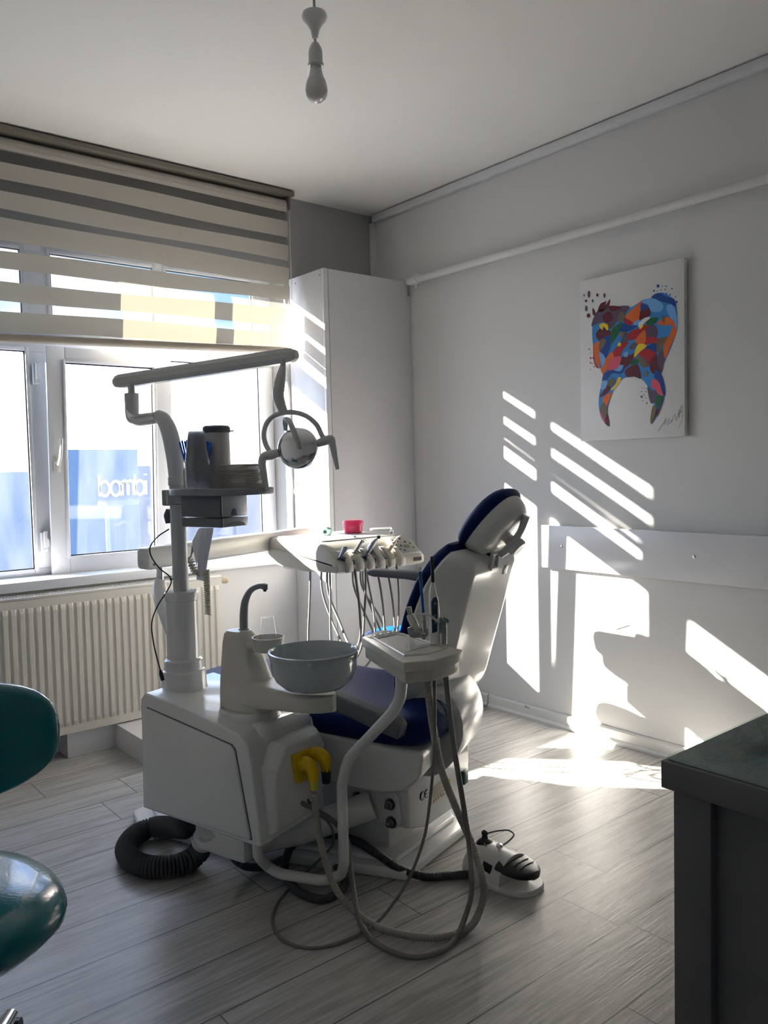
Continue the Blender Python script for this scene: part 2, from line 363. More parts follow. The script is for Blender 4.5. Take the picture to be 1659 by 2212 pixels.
# opened (tilted) sash
yT, yB = .055, .108
TL = ay(104, 747, yT); TR = ay(369, 764, yT); BL = ay(107.5, 1243, yB); zb = BL.z
TRx = TR.x; TLx = (TL.x+BL.x)/2
def SP(x, z, d=0):     # point on the tilted sash, d = depth outwards
    u = (z-zb)/(TL.z-zb); return Vector((x, yB+(yT-yB)*u + d, z))
gl = ay(139.5, 785, yT+.02).x; gl = (gl+ay(146, 1201, yB+.02).x)/2; gr_ = ay(331, 1000, (yT+yB)/2+.02).x; gt = ay(230, 789, yT+.02).z; gb = ay(230, 1194, yB+.02).z
def sashf(b):
    for (x0, z0, x1, z1) in ((TLx, zb, gl, TL.z), (gr_, zb, TRx, TL.z), (gl, zb, gr_, gb), (gl, gt, gr_, TL.z)):
        hexa(b, [SP(x0, z0), SP(x1, z0), SP(x1, z0, .016), SP(x0, z0, .016), SP(x0, z1), SP(x1, z1), SP(x1, z1, .016), SP(x0, z1, .016)], .004)
        xa, xb, za, zc = max(x0, TLx+.03), min(x1, TRx-.064), max(z0, zb+.03), min(z1, TL.z-.03)
        hexa(b, [SP(xa, za, .014), SP(xb, za, .014), SP(xb, za, .05), SP(xa, za, .05), SP(xa, zc, .014), SP(xb, zc, .014), SP(xb, zc, .05), SP(xa, zc, .05)], .004)
    t = .012
    for (x0, z0, x1, z1) in ((gl-t, gb-t, gl, gt+t), (gr_, gb-t, gr_+t, gt+t), (gl, gb-t, gr_, gb), (gl, gt, gr_, gt+t)):
        hexa(b, [SP(x0, z0, -.01), SP(x1, z0, -.01), SP(x1, z0, .01), SP(x0, z0, .01), SP(x0, z1, -.01), SP(x1, z1, -.01), SP(x1, z1, .01), SP(x0, z1, .01)], .003)
sash = one('sash', sashf, M_pvc, win)
def sg(b, d0, d1, x0=None): hexa(b, [SP(gl, gb, d0), SP(gr_, gb, d0), SP(gr_, gb, d1), SP(gl, gb, d1), SP(gl, gt, d0), SP(gr_, gt, d0), SP(gr_, gt, d1), SP(gl, gt, d1)])
one('pane', lambda b: sg(b, .026, .03), M_glass, sash)
def sgk(b):
    t = .005
    for (x0, z0, x1, z1) in ((gl, gb, gl+t, gt), (gr_-t, gb, gr_, gt), (gl, gb, gr_, gb+t), (gl, gt-t, gr_, gt)):
        hexa(b, [SP(x0, z0, .015), SP(x1, z0, .015), SP(x1, z0, .025), SP(x0, z0, .025), SP(x0, z1, .015), SP(x1, z1, .015), SP(x1, z1, .025), SP(x0, z1, .025)])
one('gasket', sgk, M_gasket, sash)
hx = ay(124, 1000, .07).x; hz = ay(124, 1000, .07).z
def hnd(b):
    yy = SP(hx, hz).y
    box(b, (hx-.014, yy-.012, hz-.045), (hx+.014, yy, hz+.035), .004)
    tube(b, [(hx, yy-.01, hz), (hx, yy-.035, hz)], .011)
    tube(b, spline([(hx-.004, yy-.04, hz-.012), (hx+.004, yy-.045, hz+.03), (hx+.012, yy-.042, hz+.11)]), [.010, .011, .012, .010], flat=.6)
one('handle', hnd, M_brass if False else mat('almond_window_handle', (.62, .60, .54), .35), sash)
for (px, py) in ((78, 808), (96, 1171)):
    p = ay(px, py, .125)
    def lt(b):
        box(b, (p.x-.014, .120, p.z-.045), (p.x+.014, .149, p.z+.045), .004)
        prism(b, [(-.006, -.028), (.017, -.02), (.017, .01), (.008, .02), (.012, .05), (-.004, .05)], .106, .121, lambda x, z, y: Vector((p.x+x, y, p.z+z)), .002)
        tube(b, [(p.x, .116, p.z-.036), (p.x, .122, p.z-.036)], .006)
    one('latch', lt, M_pvc, win)

# ---------------- roller blind (striped, half lowered)
def cloth(name, col, transp, transl, warm):
    m = bpy.data.materials.new(name); m.use_nodes = True; nt = m.node_tree; N = nt.nodes; L = nt.links; N.clear()
    d = N.new('ShaderNodeBsdfDiffuse'); d.inputs[0].default_value = (*col, 1)
    t = N.new('ShaderNodeBsdfTranslucent'); t.inputs[0].default_value = (*warm, 1)
    a = N.new('ShaderNodeMixShader'); a.inputs[0].default_value = transl; L.new(d.outputs[0], a.inputs[1]); L.new(t.outputs[0], a.inputs[2])
    tr = N.new('ShaderNodeBsdfTransparent'); x = N.new('ShaderNodeMixShader'); x.inputs[0].default_value = transp; L.new(a.outputs[0], x.inputs[1]); L.new(tr.outputs[0], x.inputs[2])
    # fine weave
    tc = N.new('ShaderNodeTexCoord'); wv = N.new('ShaderNodeTexNoise'); wv.inputs['Scale'].default_value = 30; L.new(tc.outputs['Object'], wv.inputs['Vector'])
    bp = N.new('ShaderNodeBump'); bp.inputs['Strength'].default_value = .1; L.new(wv.outputs['Fac'], bp.inputs['Height']); L.new(bp.outputs[0], d.inputs['Normal'])
    o = N.new('ShaderNodeOutputMaterial'); L.new(x.outputs[0], o.inputs[0]); return m
M_op = cloth('blind_opaque_cloth', (.56, .53, .48), .0, .085, (.82, .74, .56))
M_sh = cloth('blind_sheer_cloth', (.11, .11, .105), .40, .14, (.7, .68, .6))
BXL, BXR, BY = -2.52, -.648, -.075
blind = thing('roller_blind', 'beige striped day and night roller blind half lowered over the window', 'blind', (-1.9, BY, 1.8))
def bz(x, zl, zr): return zr + (zl-zr)*(x+.65)/(-1.45)     # zl at x=-2.1, zr at the right edge
def headrail(b):
    hexa(b, [Vector((BXL, BY-.045, 2.668)), Vector((BXR+.03, BY-.045, 2.668)), Vector((BXR+.03, BY+.06, 2.668)), Vector((BXL, BY+.06, 2.668)), Vector((BXL, BY-.045, 2.692)), Vector((BXR+.03, BY-.045, 2.692)), Vector((BXR+.03, BY+.06, 2.692)), Vector((BXL, BY+.06, 2.692))], .003)
one('headrail', headrail, mat('blind_rail_beige', (.20, .185, .155), .4), blind)
def roll(b): tube(b, [(BXL, BY+.012, 2.632), (BXR, BY+.012, 2.632)], .026, 20)
one('roller', roll, M_op, blind)
one('bracket', lambda b: (box(b, (BXR, BY-.03, 2.6), (BXR+.012, BY+.045, 2.67), .004), tube(b, [(BXR-.004, BY+.012, 2.632), (BXR+.025, BY+.012, 2.632)], .02, 16)), mat('blind_bracket_brown', (.15, .12, .10), .4), blind)
bands = []   # (zl, zr, zl2, zr2, opaque) from the top down
ZL = [2.615, 2.602, 2.550, 2.478, 2.425, 2.355, 2.322, 2.231, 2.181, 2.107, 2.055, 1.980, 1.935, 1.848, 1.825]
ZR = [2.615, 2.590, 2.545, 2.459, 2.415, 2.340, 2.305, 2.215, 2.200, 2.133, 2.085, 1.998, 1.962, 1.893, 1.872]
# op/sheer sequence
OPQ = [1, 0, 1, 0, 1, 0, 1, 0, 1, 0, 1, 0, 1, 0]
def fab(b):
    nx = 40
    xs = [BXL + (BXR-BXL)*i/nx for i in range(nx+1)]
    prev = None
    for k in range(len(ZL)):
        row = []
        for x in xs:
            z = bz(x, ZL[k], ZR[k]) + (.0035*math.sin(x*5+k*1.3) if k > 1 else 0)
            y = BY - .014 + .004*math.sin(x*2.3+1+k*.5)*(k/10) + (.003 if k % 2 else -.003)
            row.append(b.verts.new((x, y, z)))
        if prev:
            for i in range(nx):
                f = b.faces.new((prev[i], prev[i+1], row[i+1], row[i])); f.material_index = 0 if OPQ[k-1] else 1
        prev = row
one('fabric', fab, [M_op, M_sh], blind)
one('bottom_rail', lambda b: tube(b, [(BXL, BY-.014, bz(BXL, 1.822, 1.872)), (BXR, BY-.014, 1.872)], .014, 12, flat=1.3), mat('blind_bar_beige', (.40, .36, .30), .3), blind)
def chain(b):
    x = BXR+.012
    for dy in (-.018, .026): 
        pts = [(x, BY+dy, 2.63), (x+.004, BY+dy*.7, 1.9), (x+.010, BY+dy*.4-.0, 1.12)]
        tube(b, spline(pts, 6), .0016, 5)
one('bead_chain', chain, M_lam, blind)
# cord cleat on the cabinet side
p = ax(641, 1046, -.603)
cl = thing('cord_cleat', 'small white blind cord cleat screwed to the side of the tall cabinet', 'cleat', (p.x, p.y, p.z-.05))
one('disc', lambda b: lathe(b, [(.011, 0), (.011, .006), (.006, .009)], (-.601, p.y, p.z), (-1, 0, 0)), M_brass, cl)
def hooks(b):
    for d in (-.008, .008): tube(b, spline([(-.604, p.y+d, p.z), (-.607, p.y+d*1.4, p.z-.02), (-.612, p.y+d*1.5, p.z-.045), (-.604, p.y+d*.5, p.z-.052), (-.604, p.y+d*.2, p.z-.02)]), .0022, 6)
one('hook', hooks, M_pvc, cl)

# ---------------- outdoors (seen through the window)
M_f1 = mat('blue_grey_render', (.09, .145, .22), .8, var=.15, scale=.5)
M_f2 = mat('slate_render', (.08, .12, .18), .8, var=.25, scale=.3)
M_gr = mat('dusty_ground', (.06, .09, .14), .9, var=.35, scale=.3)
M_sign = mat('white_sign_letter', (.95, .95, .95), .5)
struct(one('ground', lambda b: box(b, (-70, 1.5, -7.2), (90, 140, -7.0)), M_gr, origin=(0, 0, -7)))
Yb = 24.0
zt = ay(220, 971, Yb).z; xr = ay(297, 985, Yb).x; xl = ay(-330, 1000, Yb).x
bld = thing('building', 'flat-roofed blue grey shop building across the street carrying a white sign', 'building', ((xl+xr)/2, Yb+3, -7))
one('facade', lambda b: (box(b, (ay(128, 980, Yb).x, Yb, -7), (xr, Yb+8, zt)), box(b, (-26, Yb, -7), (ay(128, 980, Yb).x+.02, Yb+8, ay(60, 1019, Yb).z))), M_f1, bld)
bm = BM()
def ring2(b, c, r, a0, a1, th=.042):
    n = 20; pts = [(c[0]+r*math.cos(a0+(a1-a0)*i/n), c[1]+r*math.sin(a0+(a1-a0)*i/n)) for i in range(n+1)]
    stroke(b, pts, th)
def stroke(b, pts, th):
    F = lambda q: Vector((q[0], Yb-.05, q[1]))
    tube(b, [F(q) for q in pts], th, 6)
# letters b a m b i laid out on the facade
p0 = ay(217, 1072, Yb-.1); p1 = ay(320, 1070, Yb-.1); ptop = ay(217, 1027, Yb-.1)
wd = p1.x-p0.x; ht = ptop.z-p0.z; xh = ht*.70; rr = xh/2
u = wd/9.1
zb0 = p0.z
def letters(b):
    x = p0.x; R = u*.92
    def bowl(cx, a0=0, a1=2*PI):
        n = 24; stroke(b, [(cx+R*math.cos(a0+(a1-a0)*i/n), zb0+rr+rr*math.sin(a0+(a1-a0)*i/n)) for i in range(n+1)], .05)
    stroke(b, [(x, zb0), (x, zb0+ht)], .05); bowl(x+R); x += 2*R+.25*u
    bowl(x+R); stroke(b, [(x+2*R, zb0), (x+2*R, zb0+xh)], .05); x += 2*R+.3*u
    stroke(b, [(x, zb0), (x, zb0+xh)], .05)
    for k in range(2):
        c = x+.55*u+k*1.1*u; stroke(b, [(c+.55*u*math.cos(PI-PI*i/12), zb0+xh-.55*u+.55*u*math.sin(PI*i/12)) for i in range(13)] + [(c+.55*u, zb0)], .05)
    x += 2.2*u+.3*u
    stroke(b, [(x, zb0), (x, zb0+ht)], .05); bowl(x+R); x += 2*R+.28*u
    stroke(b, [(x, zb0), (x, zb0+xh)], .05); stroke(b, [(x, zb0+ht-.03), (x, zb0+ht+.02)], .06)
one('sign_letters', letters, M_sign, bld)
z2 = ay(330, 1006, Yb+6).z
b2 = thing('building', 'long low slate blue building behind the sign building across the street', 'building', (10, Yb+12, -7))
one('facade', lambda b: box(b, (-26, Yb+9, -7), (60, Yb+16, ay(330, 1006, Yb+9).z)), M_f2, b2)
lp = thing('street_lamp', 'pale street lamp post in front of the sign building', 'street lamp', (ay(233, 1160, 14).x, 14, -7))
one('pole', lambda b: tube(b, [(ay(233, 1160, 14).x, 14, -7), (ay(231, 1092, 14).x, 14, ay(231, 1092, 14).z)], .05), mat('hazy_blue_post', (.14, .20, .28), .6), lp)
one('lamp_head', lambda b: tube(b, [ay(231, 1092, 14), ay(214, 1090, 14)], [.04, .09]), mat('hazy_blue_post', (.14, .20, .28), .6), lp)

struct(one('sun_blocker', lambda b: box(b, (-4.7, .26, 2.45), (-2.83, 1.18, 2.95), .01), mat('sun_blocker_grey', (.6, .6, .58), .8)))   # unseen box added outside to keep sun off the upper left panes
# ================================================================= FIXTURES ON THE WALLS
# radiator
rad = thing('radiator', 'cream ribbed panel radiator under the window', 'radiator', (-1.64, -.08, .11))
RX0, RX1, RZ0, RZ1 = -2.165, -1.125, .113, .722
def radp(b, y0=-.135, d=.010, n=30):
    xs = []; w = (RX1-RX0-.03)/n
    prof = [(RX0, 0)]
    for i in range(n):
        a = RX0+.015+i*w
        prof += [(a+.1*w, 0), (a+.27*w, 1), (a+.73*w, 1), (a+.9*w, 0)]
    prof.append((RX1, 0))
    def row(z, k): return [b.verts.new((x, y0 - (d*s*k), z)) for x, s in prof]
    rows = [row(RZ0, 0), row(RZ0+.035, 0), row(RZ0+.055, 1), row(RZ1-.055, 1), row(RZ1-.035, 0), row(RZ1, 0)]
    for r0, r1 in zip(rows, rows[1:]):
        for i in range(len(prof)-1): b.faces.new((r0[i], r0[i+1], r1[i+1], r1[i]))
one('front_panel', radp, M_radi, rad, sharp=25)
one('rear_panel', lambda b: box(b, (RX0+.01, -.055, RZ0), (RX1-.01, -.045, RZ1-.01)), M_radi, rad)
for x in (RX0, RX1-.004):
    one('side_panel', lambda b: box(b, (x, -.134, RZ0), (x+.004, -.04, RZ1)), M_radi, rad)
def grille(b):
    for y in (-.134, -.046): box(b, (RX0, y, RZ1), (RX1, y+.012, RZ1+.012), .002)
    n = 78
    for i in range(n+1):
        x = RX0 + (RX1-RX0-.005)*i/n; box(b, (x, -.123, RZ1+.004), (x+.0055, -.045, RZ1+.012))
    box(b, (RX0, -.088, RZ1+.003), (RX1, -.082, RZ1+.0125))
one('top_grille', grille, M_radi, rad)
one('inner_fins', lambda b: [box(b, (RX0+.02+i*.0345, -.12, RZ0+.03), (RX0+.035+i*.0345, -.06, RZ1-.04)) for i in range(29)], M_dgrey, rad)
def valve(b):
    q = ay(492, 1255, -.09)
    tube(b, [(RX1-.002, -.09, q.z+.01), (RX1+.028, -.09, q.z+.01)], .012); lathe(b, [(.013, 0), (.017, .004), (.017, .022), (.012, .032)], (RX1+.024, -.092, q.z+.008), (.8, -.6, 0))
    tube(b, [(RX1+.02, -.085, q.z+.01), (RX1+.02, -.03, q.z+.012), (RX1+.02, -.002, q.z+.012)], .008)
one('valve', valve, M_brass, rad)

# tall corner cabinet
CX0, CY0, CZ1 = -.60, -.33, 2.262
cab = thing('cabinet', 'tall glossy white cabinet standing in the corner beside the window', 'cabinet', (-.31, -.17, 0))
one('body', lambda b: box(b, (CX0, CY0+.018, .0), (-.03, -.003, CZ1), .0015), M_lam, cab)
one('door', lambda b: box(b, (CX0+.032, CY0, .03), (-.034, CY0+.016, CZ1-.001), .0015), mat('cabinet_door_laminate', (.66, .66, .68), .3), cab)
one('edge_strip', lambda b: box(b, (CX0, CY0-.001, .0), (CX0+.028, CY0+.017, CZ1), .0015), M_lam, cab)
for (px, py) in ((638, 612), (690, 594)):
    q = ax(px, py, CX0-.001); one('screw_cap', lambda b: lathe(b, [(.004, 0), (.004, .001)], (CX0-.0005, q.y, q.z), (-1, 0, 0), n=10), M_dgrey, cab)
struct(one('trim_5', lambda b: box(b, (-.029, -.315, 0), (-.001, -.295, 2.19), .002), M_lam))

# white pipe along the right wall
pipe = thing('pipe', 'white painted pipe running along the right wall above the picture', 'pipe', (-.04, -1.5, 2.24))
one('tube', lambda b: tube(b, [(-.04, -.345, 2.258), (-.04, -4.9, 2.252)], .019, 14), M_wall, pipe)
one('coupling', lambda b: (tube(b, [(-.04, -.37, 2.258), (-.04, -.43, 2.258)], .025, 14), tube(b, [(-.04, -.405, 2.215), (-.04, -.405, 2.295)], .007, 8), tube(b, [(-.04, -.405, 2.258), (-.002, -.405, 2.258)], .01, 8)), M_wall, pipe)

# white board on the right wall
brd = thing('wall_board', 'long white rail board screwed low on the right wall', 'board', (-.02, -1.9, .76))
one('panel', lambda b: box(b, (-.032, -3.0, .758), (-.014, -1.246, .957), .001), M_lam, brd)
one('batten', lambda b: box(b, (-.014, -2.95, .83), (0, -1.3, .89)), M_lam, brd)
for (px, py) in ((1213, 1180), (1499, 1203)):
    q = ax(px, py, -.033); one('screw', lambda b: lathe(b, [(.007, 0), (.007, .002), (.004, .004)], (-.032, q.y, q.z), (-1, 0, 0), n=14), M_chrome, brd)

# ---------------- tooth picture
PXc = -.030
def AP(X, Y, x=PXc): return ax(1220+X/4.916, 530+Y/4.916, x)
pic = thing('wall_picture', 'white canvas picture of a multicoloured painted molar tooth', 'picture', (-.02, -1.73, 1.34))
q = [AP(205, 392), AP(1306, 150), AP(1294, 2040), AP(190, 2072)]
y0, y1 = -1.477, -1.981
one('canvas', lambda b: box(b, (-.0295, y1, 1.343), (-.006, y0, 2.047), .001), mat('white_canvas', (.74, .74, .74), .45, bump=.05, bscale=400), pic)
def paintm(name, col): return mat('paint_'+name, col, .4, var=.02)
PC = {'o': paintm('orange', (.72, .14, .02)), 'r': paintm('red', (.42, .01, .02)), 'm': paintm('maroon', (.11, .006, .02)), 'n': paintm('navy', (.0, .05, .30)), 'b': paintm('blue', (.03, .23, .60)), 'l': paintm('light_blue', (.17, .42, .80)), 'g': paintm('green', (.0, .12, .04)), 'y': paintm('yellow', (.85, .60, .02)), 't': paintm('taupe', (.17, .13, .08)), 'p': paintm('purple_grey', (.10, .07, .12)), 'k': paintm('pink', (.70, .09, .15)), 'w': paintm('white', (.75, .75, .75))}
def patch(b, pts, x, smooth=True):
    P = [AP(a, c, x) for a, c in pts]
    if smooth:
        P = spline(P, 5, True)
    v = [b.verts.new(p) for p in P]; f = b.faces.new(v); f.normal_update()
    if f.normal.x > 0: f.normal_flip()
KEYS = list(PC); ART = BM()
def addpaint(name, lst, key, x):
    n0 = len(ART.faces)
    for pts in lst: patch(ART, pts, x)
    ART.faces.ensure_lookup_table()
    for f in ART.faces[n0:]: f.material_index = KEYS.index(key)
outline = [(300,800),(350,690),(430,650),(560,645),(690,660),(760,625),(830,580),(920,555),(1020,500),(1120,545),(1180,640),(1195,780),(1185,920),(1130,1080),(1060,1240),(1025,1365),(1060,1480),(1065,1590),(1030,1720),(960,1850),(925,1895),(910,1885),(935,1800),(945,1690),(900,1560),(880,1500),(815,1420),(740,1395),(660,1400),(590,1440),(520,1530),(475,1660),(450,1760),(475,1925),(430,1895),(380,1810),(360,1690),(370,1560),(400,1440),(405,1370),(370,1290),(315,1200),(300,1060),(290,940)]
addpaint('painted_tooth', [outline], 'b', PXc-.0008)
PT = {
'p': [[(285,860),(310,760),(360,690),(500,655),(690,650),(660,700),(600,760),(560,800),(500,880),(450,880),(420,820),(350,830)], [(860,850),(960,850),(990,930),(970,980),(900,990),(835,980)], [(610,980),(660,930),(690,960),(680,1010),(650,1030),(600,1060)], [(1040,1110),(1065,1180),(1055,1250),(1030,1350),(1000,1290),(985,1180)], [(880,1500),(930,1540),(1000,1530),(980,1640),(920,1680),(890,1600)], [(1000,1680),(1050,1610),(1030,1720),(980,1820)], [(680,1090),(740,1030),(780,1050),(710,1110)]],
'm': [[(400,740),(490,710),(510,790),(430,820)], [(460,650),(560,645),(600,665),(500,700)], [(330,940),(380,880),(450,890),(500,930),(440,980),(360,1010)], [(800,700),(890,660),(910,740),(850,770),(795,790)], [(590,1200),(700,1160),(750,1140),(700,1250),(640,1300),(580,1270)], [(640,1330),(770,1265),(800,1330),(810,1415),(740,1395),(655,1395)], [(900,1280),(970,1140),(990,1270),(1020,1350),(930,1360)], [(365,1610),(400,1560),(450,1480),(490,1510),(440,1580)], [(440,1750),(475,1920),(430,1890)], [(960,1760),(1000,1740),(950,1850),(930,1880)]],
'r': [[(630,820),(650,750),(720,720),(740,800),(700,850)], [(670,1000),(690,920),(780,880),(850,840),(880,860),(800,960),(740,1000)], [(845,1050),(850,990),(930,970),(1000,1000),(1000,1050),(920,1040)], [(780,1160),(820,1105),(920,1105),(970,1150),(920,1210),(890,1270),(860,1210)], [(500,1180),(530,1100),(640,1030),(680,1030),(610,1120),(580,1190)], [(300,1060),(315,1200),(345,1280),(375,1305),(340,1300),(310,1240)]],
'o': [[(640,760),(690,700),(760,640),(810,590),(800,700),(780,790),(730,820),(700,800)], [(305,1060),(360,1020),(370,1120),(380,1230),(360,1290),(320,1200)], [(380,1300),(430,1210),(500,1130),(520,1190),(470,1280),(410,1370)], [(750,1020),(790,950),(850,900),(850,1040),(780,1050)], [(980,830),(1080,760),(1170,830),(1185,910),(1120,1080),(1065,1200),(1050,1050),(1120,930),(1140,850),(1040,850)], [(400,1630),(500,1560),(460,1680),(440,1720)]],
'n': [[(810,620),(890,600),(880,660),(815,690)], [(570,900),(620,830),(700,850),(780,850),(720,890),(640,920)], [(370,1140),(420,1060),(400,980),(490,970),(480,1080),(430,1200),(410,1160)], [(860,1090),(920,1045),(985,1050),(975,1130),(900,1105)], [(400,1460),(410,1370),(480,1325),(560,1320),(640,1300),(600,1360),(500,1360),(450,1420)], [(920,550),(990,505),(1080,545),(1160,570),(1180,650),(1120,620),(1050,600)], [(960,1320),(1025,1370),(1065,1590),(1040,1610),(990,1450),(950,1400)]],
'l': [[(815,600),(920,560),(1000,590),(1050,650),(1020,700),(920,700),(890,640)], [(1080,640),(1140,630),(1190,760),(1190,910),(1160,810),(1120,770)], [(725,830),(790,790),(800,830),(750,850)], [(370,1130),(430,1200),(400,1290),(380,1240)], [(620,1150),(670,1130),(665,1180),(635,1185)], [(520,1320),(560,1275),(620,1275),(590,1335)], [(385,1530),(400,1440),(450,1445),(430,1520)]],
'g': [[(480,980),(510,880),(610,820),(580,900),(550,970),(490,1040)], [(855,810),(900,770),(990,775),(950,830),(890,850)], [(695,1270),(730,1210),(800,1210),(770,1260)], [(965,1680),(975,1600),(1040,1600),(990,1720)]],
'y': [[(365,850),(410,825),(460,850),(455,905),(410,860),(400,900)], [(790,880),(810,825),(835,850),(800,890)], [(560,1060),(575,1030),(600,1045),(580,1075)], [(735,1190),(780,1050),(870,1065),(800,1130)], [(485,1540),(540,1470),(570,1400),(600,1410),(540,1510)]],
't': [[(555,790),(600,700),(640,750),(590,820)], [(365,1120),(380,1000),(440,1010),(400,1090)], [(975,1130),(1000,990),(1080,980),(1030,1080),(1000,1140)], [(740,1190),(820,1190),(890,1280),(820,1290),(790,1230)], [(450,1470),(500,1415),(535,1440),(490,1500)], [(840,1370),(860,1335),(885,1365),(855,1395)], [(370,1750),(410,1670),(450,1740),(430,1840)], [(910,1890),(940,1700),(970,1710),(925,1890)], [(1035,740),(1060,770),(1050,820),(1030,800)], [(570,930),(650,925),(600,970)]],
'k': [[(500,1200),(560,1180),(600,1190),(560,1300),(450,1320)], [(920,1500),(930,1420),(990,1440),(1030,1540),(1045,1600),(990,1570),(960,1530)], [(370,1760),(425,1850),(430,1890),(390,1820)]],
'w': [[(780,840),(850,770),(910,765),(850,820),(790,870)]]}
for i, (k, lst) in enumerate(PT.items()):
    addpaint('colour_patch', lst, k, PXc-.0010-.0002*i)
def dots(b_, lst, x):
    for (X, Y, rx, ry) in lst:
        P = [AP(X+rx*math.cos(2*PI*i/10), Y+ry*math.sin(2*PI*i/10), x) for i in range(10)]
        f = b_.faces.new([b_.verts.new(p) for p in P]); f.normal_update()
        if f.normal.x > 0: f.normal_flip()
for key, lst in (('m', [(205,530,6,14),(255,522,0,0),(225,590,12,14),(345,528,12,16),(252,746,20,24),(950,1490,20,28)]), ('p', [(256,520,14,38),(420,532,12,26),(296,590,10,18),(228,670,14,30)]), ('n', [(990,432,16,18),(947,482,10,10),(1020,476,8,5),(1066,468,7,7),(1138,460,7,9),(1117,524,8,8),(1190,600,10,10)]), ('b', [(1035,434,7,7),(1077,434,9,9),(982,484,7,6),(1082,510,9,9),(1178,546,6,9)]), ('r', [(260,1103,12,6),(275,1196,10,12),(302,1196,7,14),(272,1246,8,8),(290,1256,5,8),(312,1288,6,8),(272,1318,5,5),(272,1146,6,4)]), ('m', [(818,1513,4,4),(845,1517,4,4),(865,1522,6,4),(818,1550,6,6),(860,1552,6,6),(782,1578,4,4),(816,1576,3,3),(815,1608,10,12),(843,1585,5,5),(862,1622,6,4),(828,1650,5,5),(872,1675,8,7)])):
    n0 = len(ART.faces); dots(ART, [d for d in lst if d[2]], PXc-.0008-(.0050 if 0 else 0)); ART.faces.ensure_lookup_table()
    for f in ART.faces[n0:]: f.material_index = KEYS.index(key)
addpaint('paint_splash', [[(300,740),(295,665),(320,700),(325,740)], [(350,700),(380,620),(420,600),(440,590),(430,640),(480,570),(470,640),(400,700)]], 'm', PXc-.0010)
bmesh.ops.triangulate(ART, faces=ART.faces[:])
obj('painting', ART, [PC[k] for k in KEYS], pic, smooth=False)
sig = [(990,1975),(1040,1900),(1075,1830),(1060,1900),(1110,1840),(1090,1910),(1140,1850),(1130,1890),(1170,1790),(1180,1860),(1215,1740),(1210,1830),(1240,1700),(1245,1760),(1200,1800),(1250,1760),(1245,1850),(1210,1930)]
one('signature_scribble', lambda b: tube(b, spline([AP(a, c, PXc-.0006) for a, c in sig], 5), .0007, 4), M_grey, pic)

# ---------------- bulb hanging from the ceiling
bc = ad(680, 60, 2.2)
bl = thing('hanging_bulb', 'bare LED bulb in a socket hanging from the ceiling by a cord', 'lamp', (bc.x, bc.y, 2.24))
def bp_(py): return Vector((bc.x, bc.y, ad(681, py, 2.2).z))
zt_ = lambda py: ad(681, py, 2.2).z
one('cord', lambda b: tube(b, [(bc.x, bc.y, 2.699), (bc.x, bc.y, zt_(92))], .0038, 8), mat('grey_flex', (.45, .42, .42), .5), bl)
one('ceiling_cup', lambda b: lathe(b, [(.004, zt_(84)), (.0075, zt_(84)), (.009, zt_(78)), (.012, zt_(66)), (.020, zt_(54)), (.033, zt_(42)), (.0345, zt_(37)), (.032, zt_(30)), (.02, zt_(27)), (.004, zt_(26))], (bc.x, bc.y, 0)), M_white2, bl)
one('socket', lambda b: lathe(b, [(.004, zt_(92)), (.010, zt_(93)), (.017, zt_(103)), (.019, zt_(112)), (.0195, zt_(135)), (.022, zt_(137)), (.022, zt_(142)), (.016, zt_(142))], (bc.x, bc.y, 0)), M_lgrey, bl)
bulb = one('bulb', lambda b: lathe(b, [(.015, zt_(138)), (.0155, zt_(147)), (.019, zt_(160)), (.025, zt_(172))], (bc.x, bc.y, 0)), M_lgrey, bl)
one('globe', lambda b: lathe(b, [(.025, zt_(171)), (.029, zt_(182)), (.0305, zt_(191)), (.029, zt_(201)), (.024, zt_(209)), (.016, zt_(214.5)), (.006, zt_(217)), (.0005, zt_(217.3))], (bc.x, bc.y, 0)), mat('frosted_bulb', (.72, .71, .68), .15, coat=.4), bulb)

# ---------------- desk in the foreground
M_desk = mat('dark_grey_desk_laminate', (.12, .12, .12), .5, bump=.05, bscale=200)
M_dtop = mat('dark_bubbled_desk_top', (.15, .15, .148), .38, var=.12, scale=120, bump=.6, bscale=170)
DX, DY, DZ = -1.82, -2.989, .75
desk = thing('desk', 'dark grey desk at the right with a glass covered bubbled top', 'desk', (-1.0, -3.5, 0))
one('desktop', lambda b: box(b, (DX-.005, -3.75, DZ-.055), (-.02, DY+.005, DZ-.008), .002), M_desk, desk)
one('surface_sheet', lambda b: box(b, (DX+.004, -3.74, DZ-.0078), (-.03, DY-.004, DZ-.0062)), M_dtop, desk)
one('end_panel', lambda b: box(b, (DX+.02, DY-.03, 0), (-.06, DY-.012, DZ-.055), .001), M_desk, desk)
one('side_panel', lambda b: box(b, (DX+.03, -3.72, 0), (DX+.048, DY-.03, DZ-.055), .001), M_desk, desk)
one('front_rail', lambda b: box(b, (DX+.012, DY-.075, 0), (DX+.036, DY-.008, DZ-.062), .002), M_desk, desk)
tag(one('glass_sheet', lambda b: box(b, (DX+.002, -3.73, DZ-.006), (-.04, DY-.002, DZ), .001), M_dglass), 'large sheet of glass covering the whole grey desk top', 'glass sheet')
q = az(1582, 1612, DZ+.004)
tag(one('glass_plate', lambda b: box(b, (q.x, q.y-.45, DZ+.0002), (q.x+.6, q.y, DZ+.005), .001), M_dglass), 'smaller green edged glass plate lying on the desk', 'glass plate')
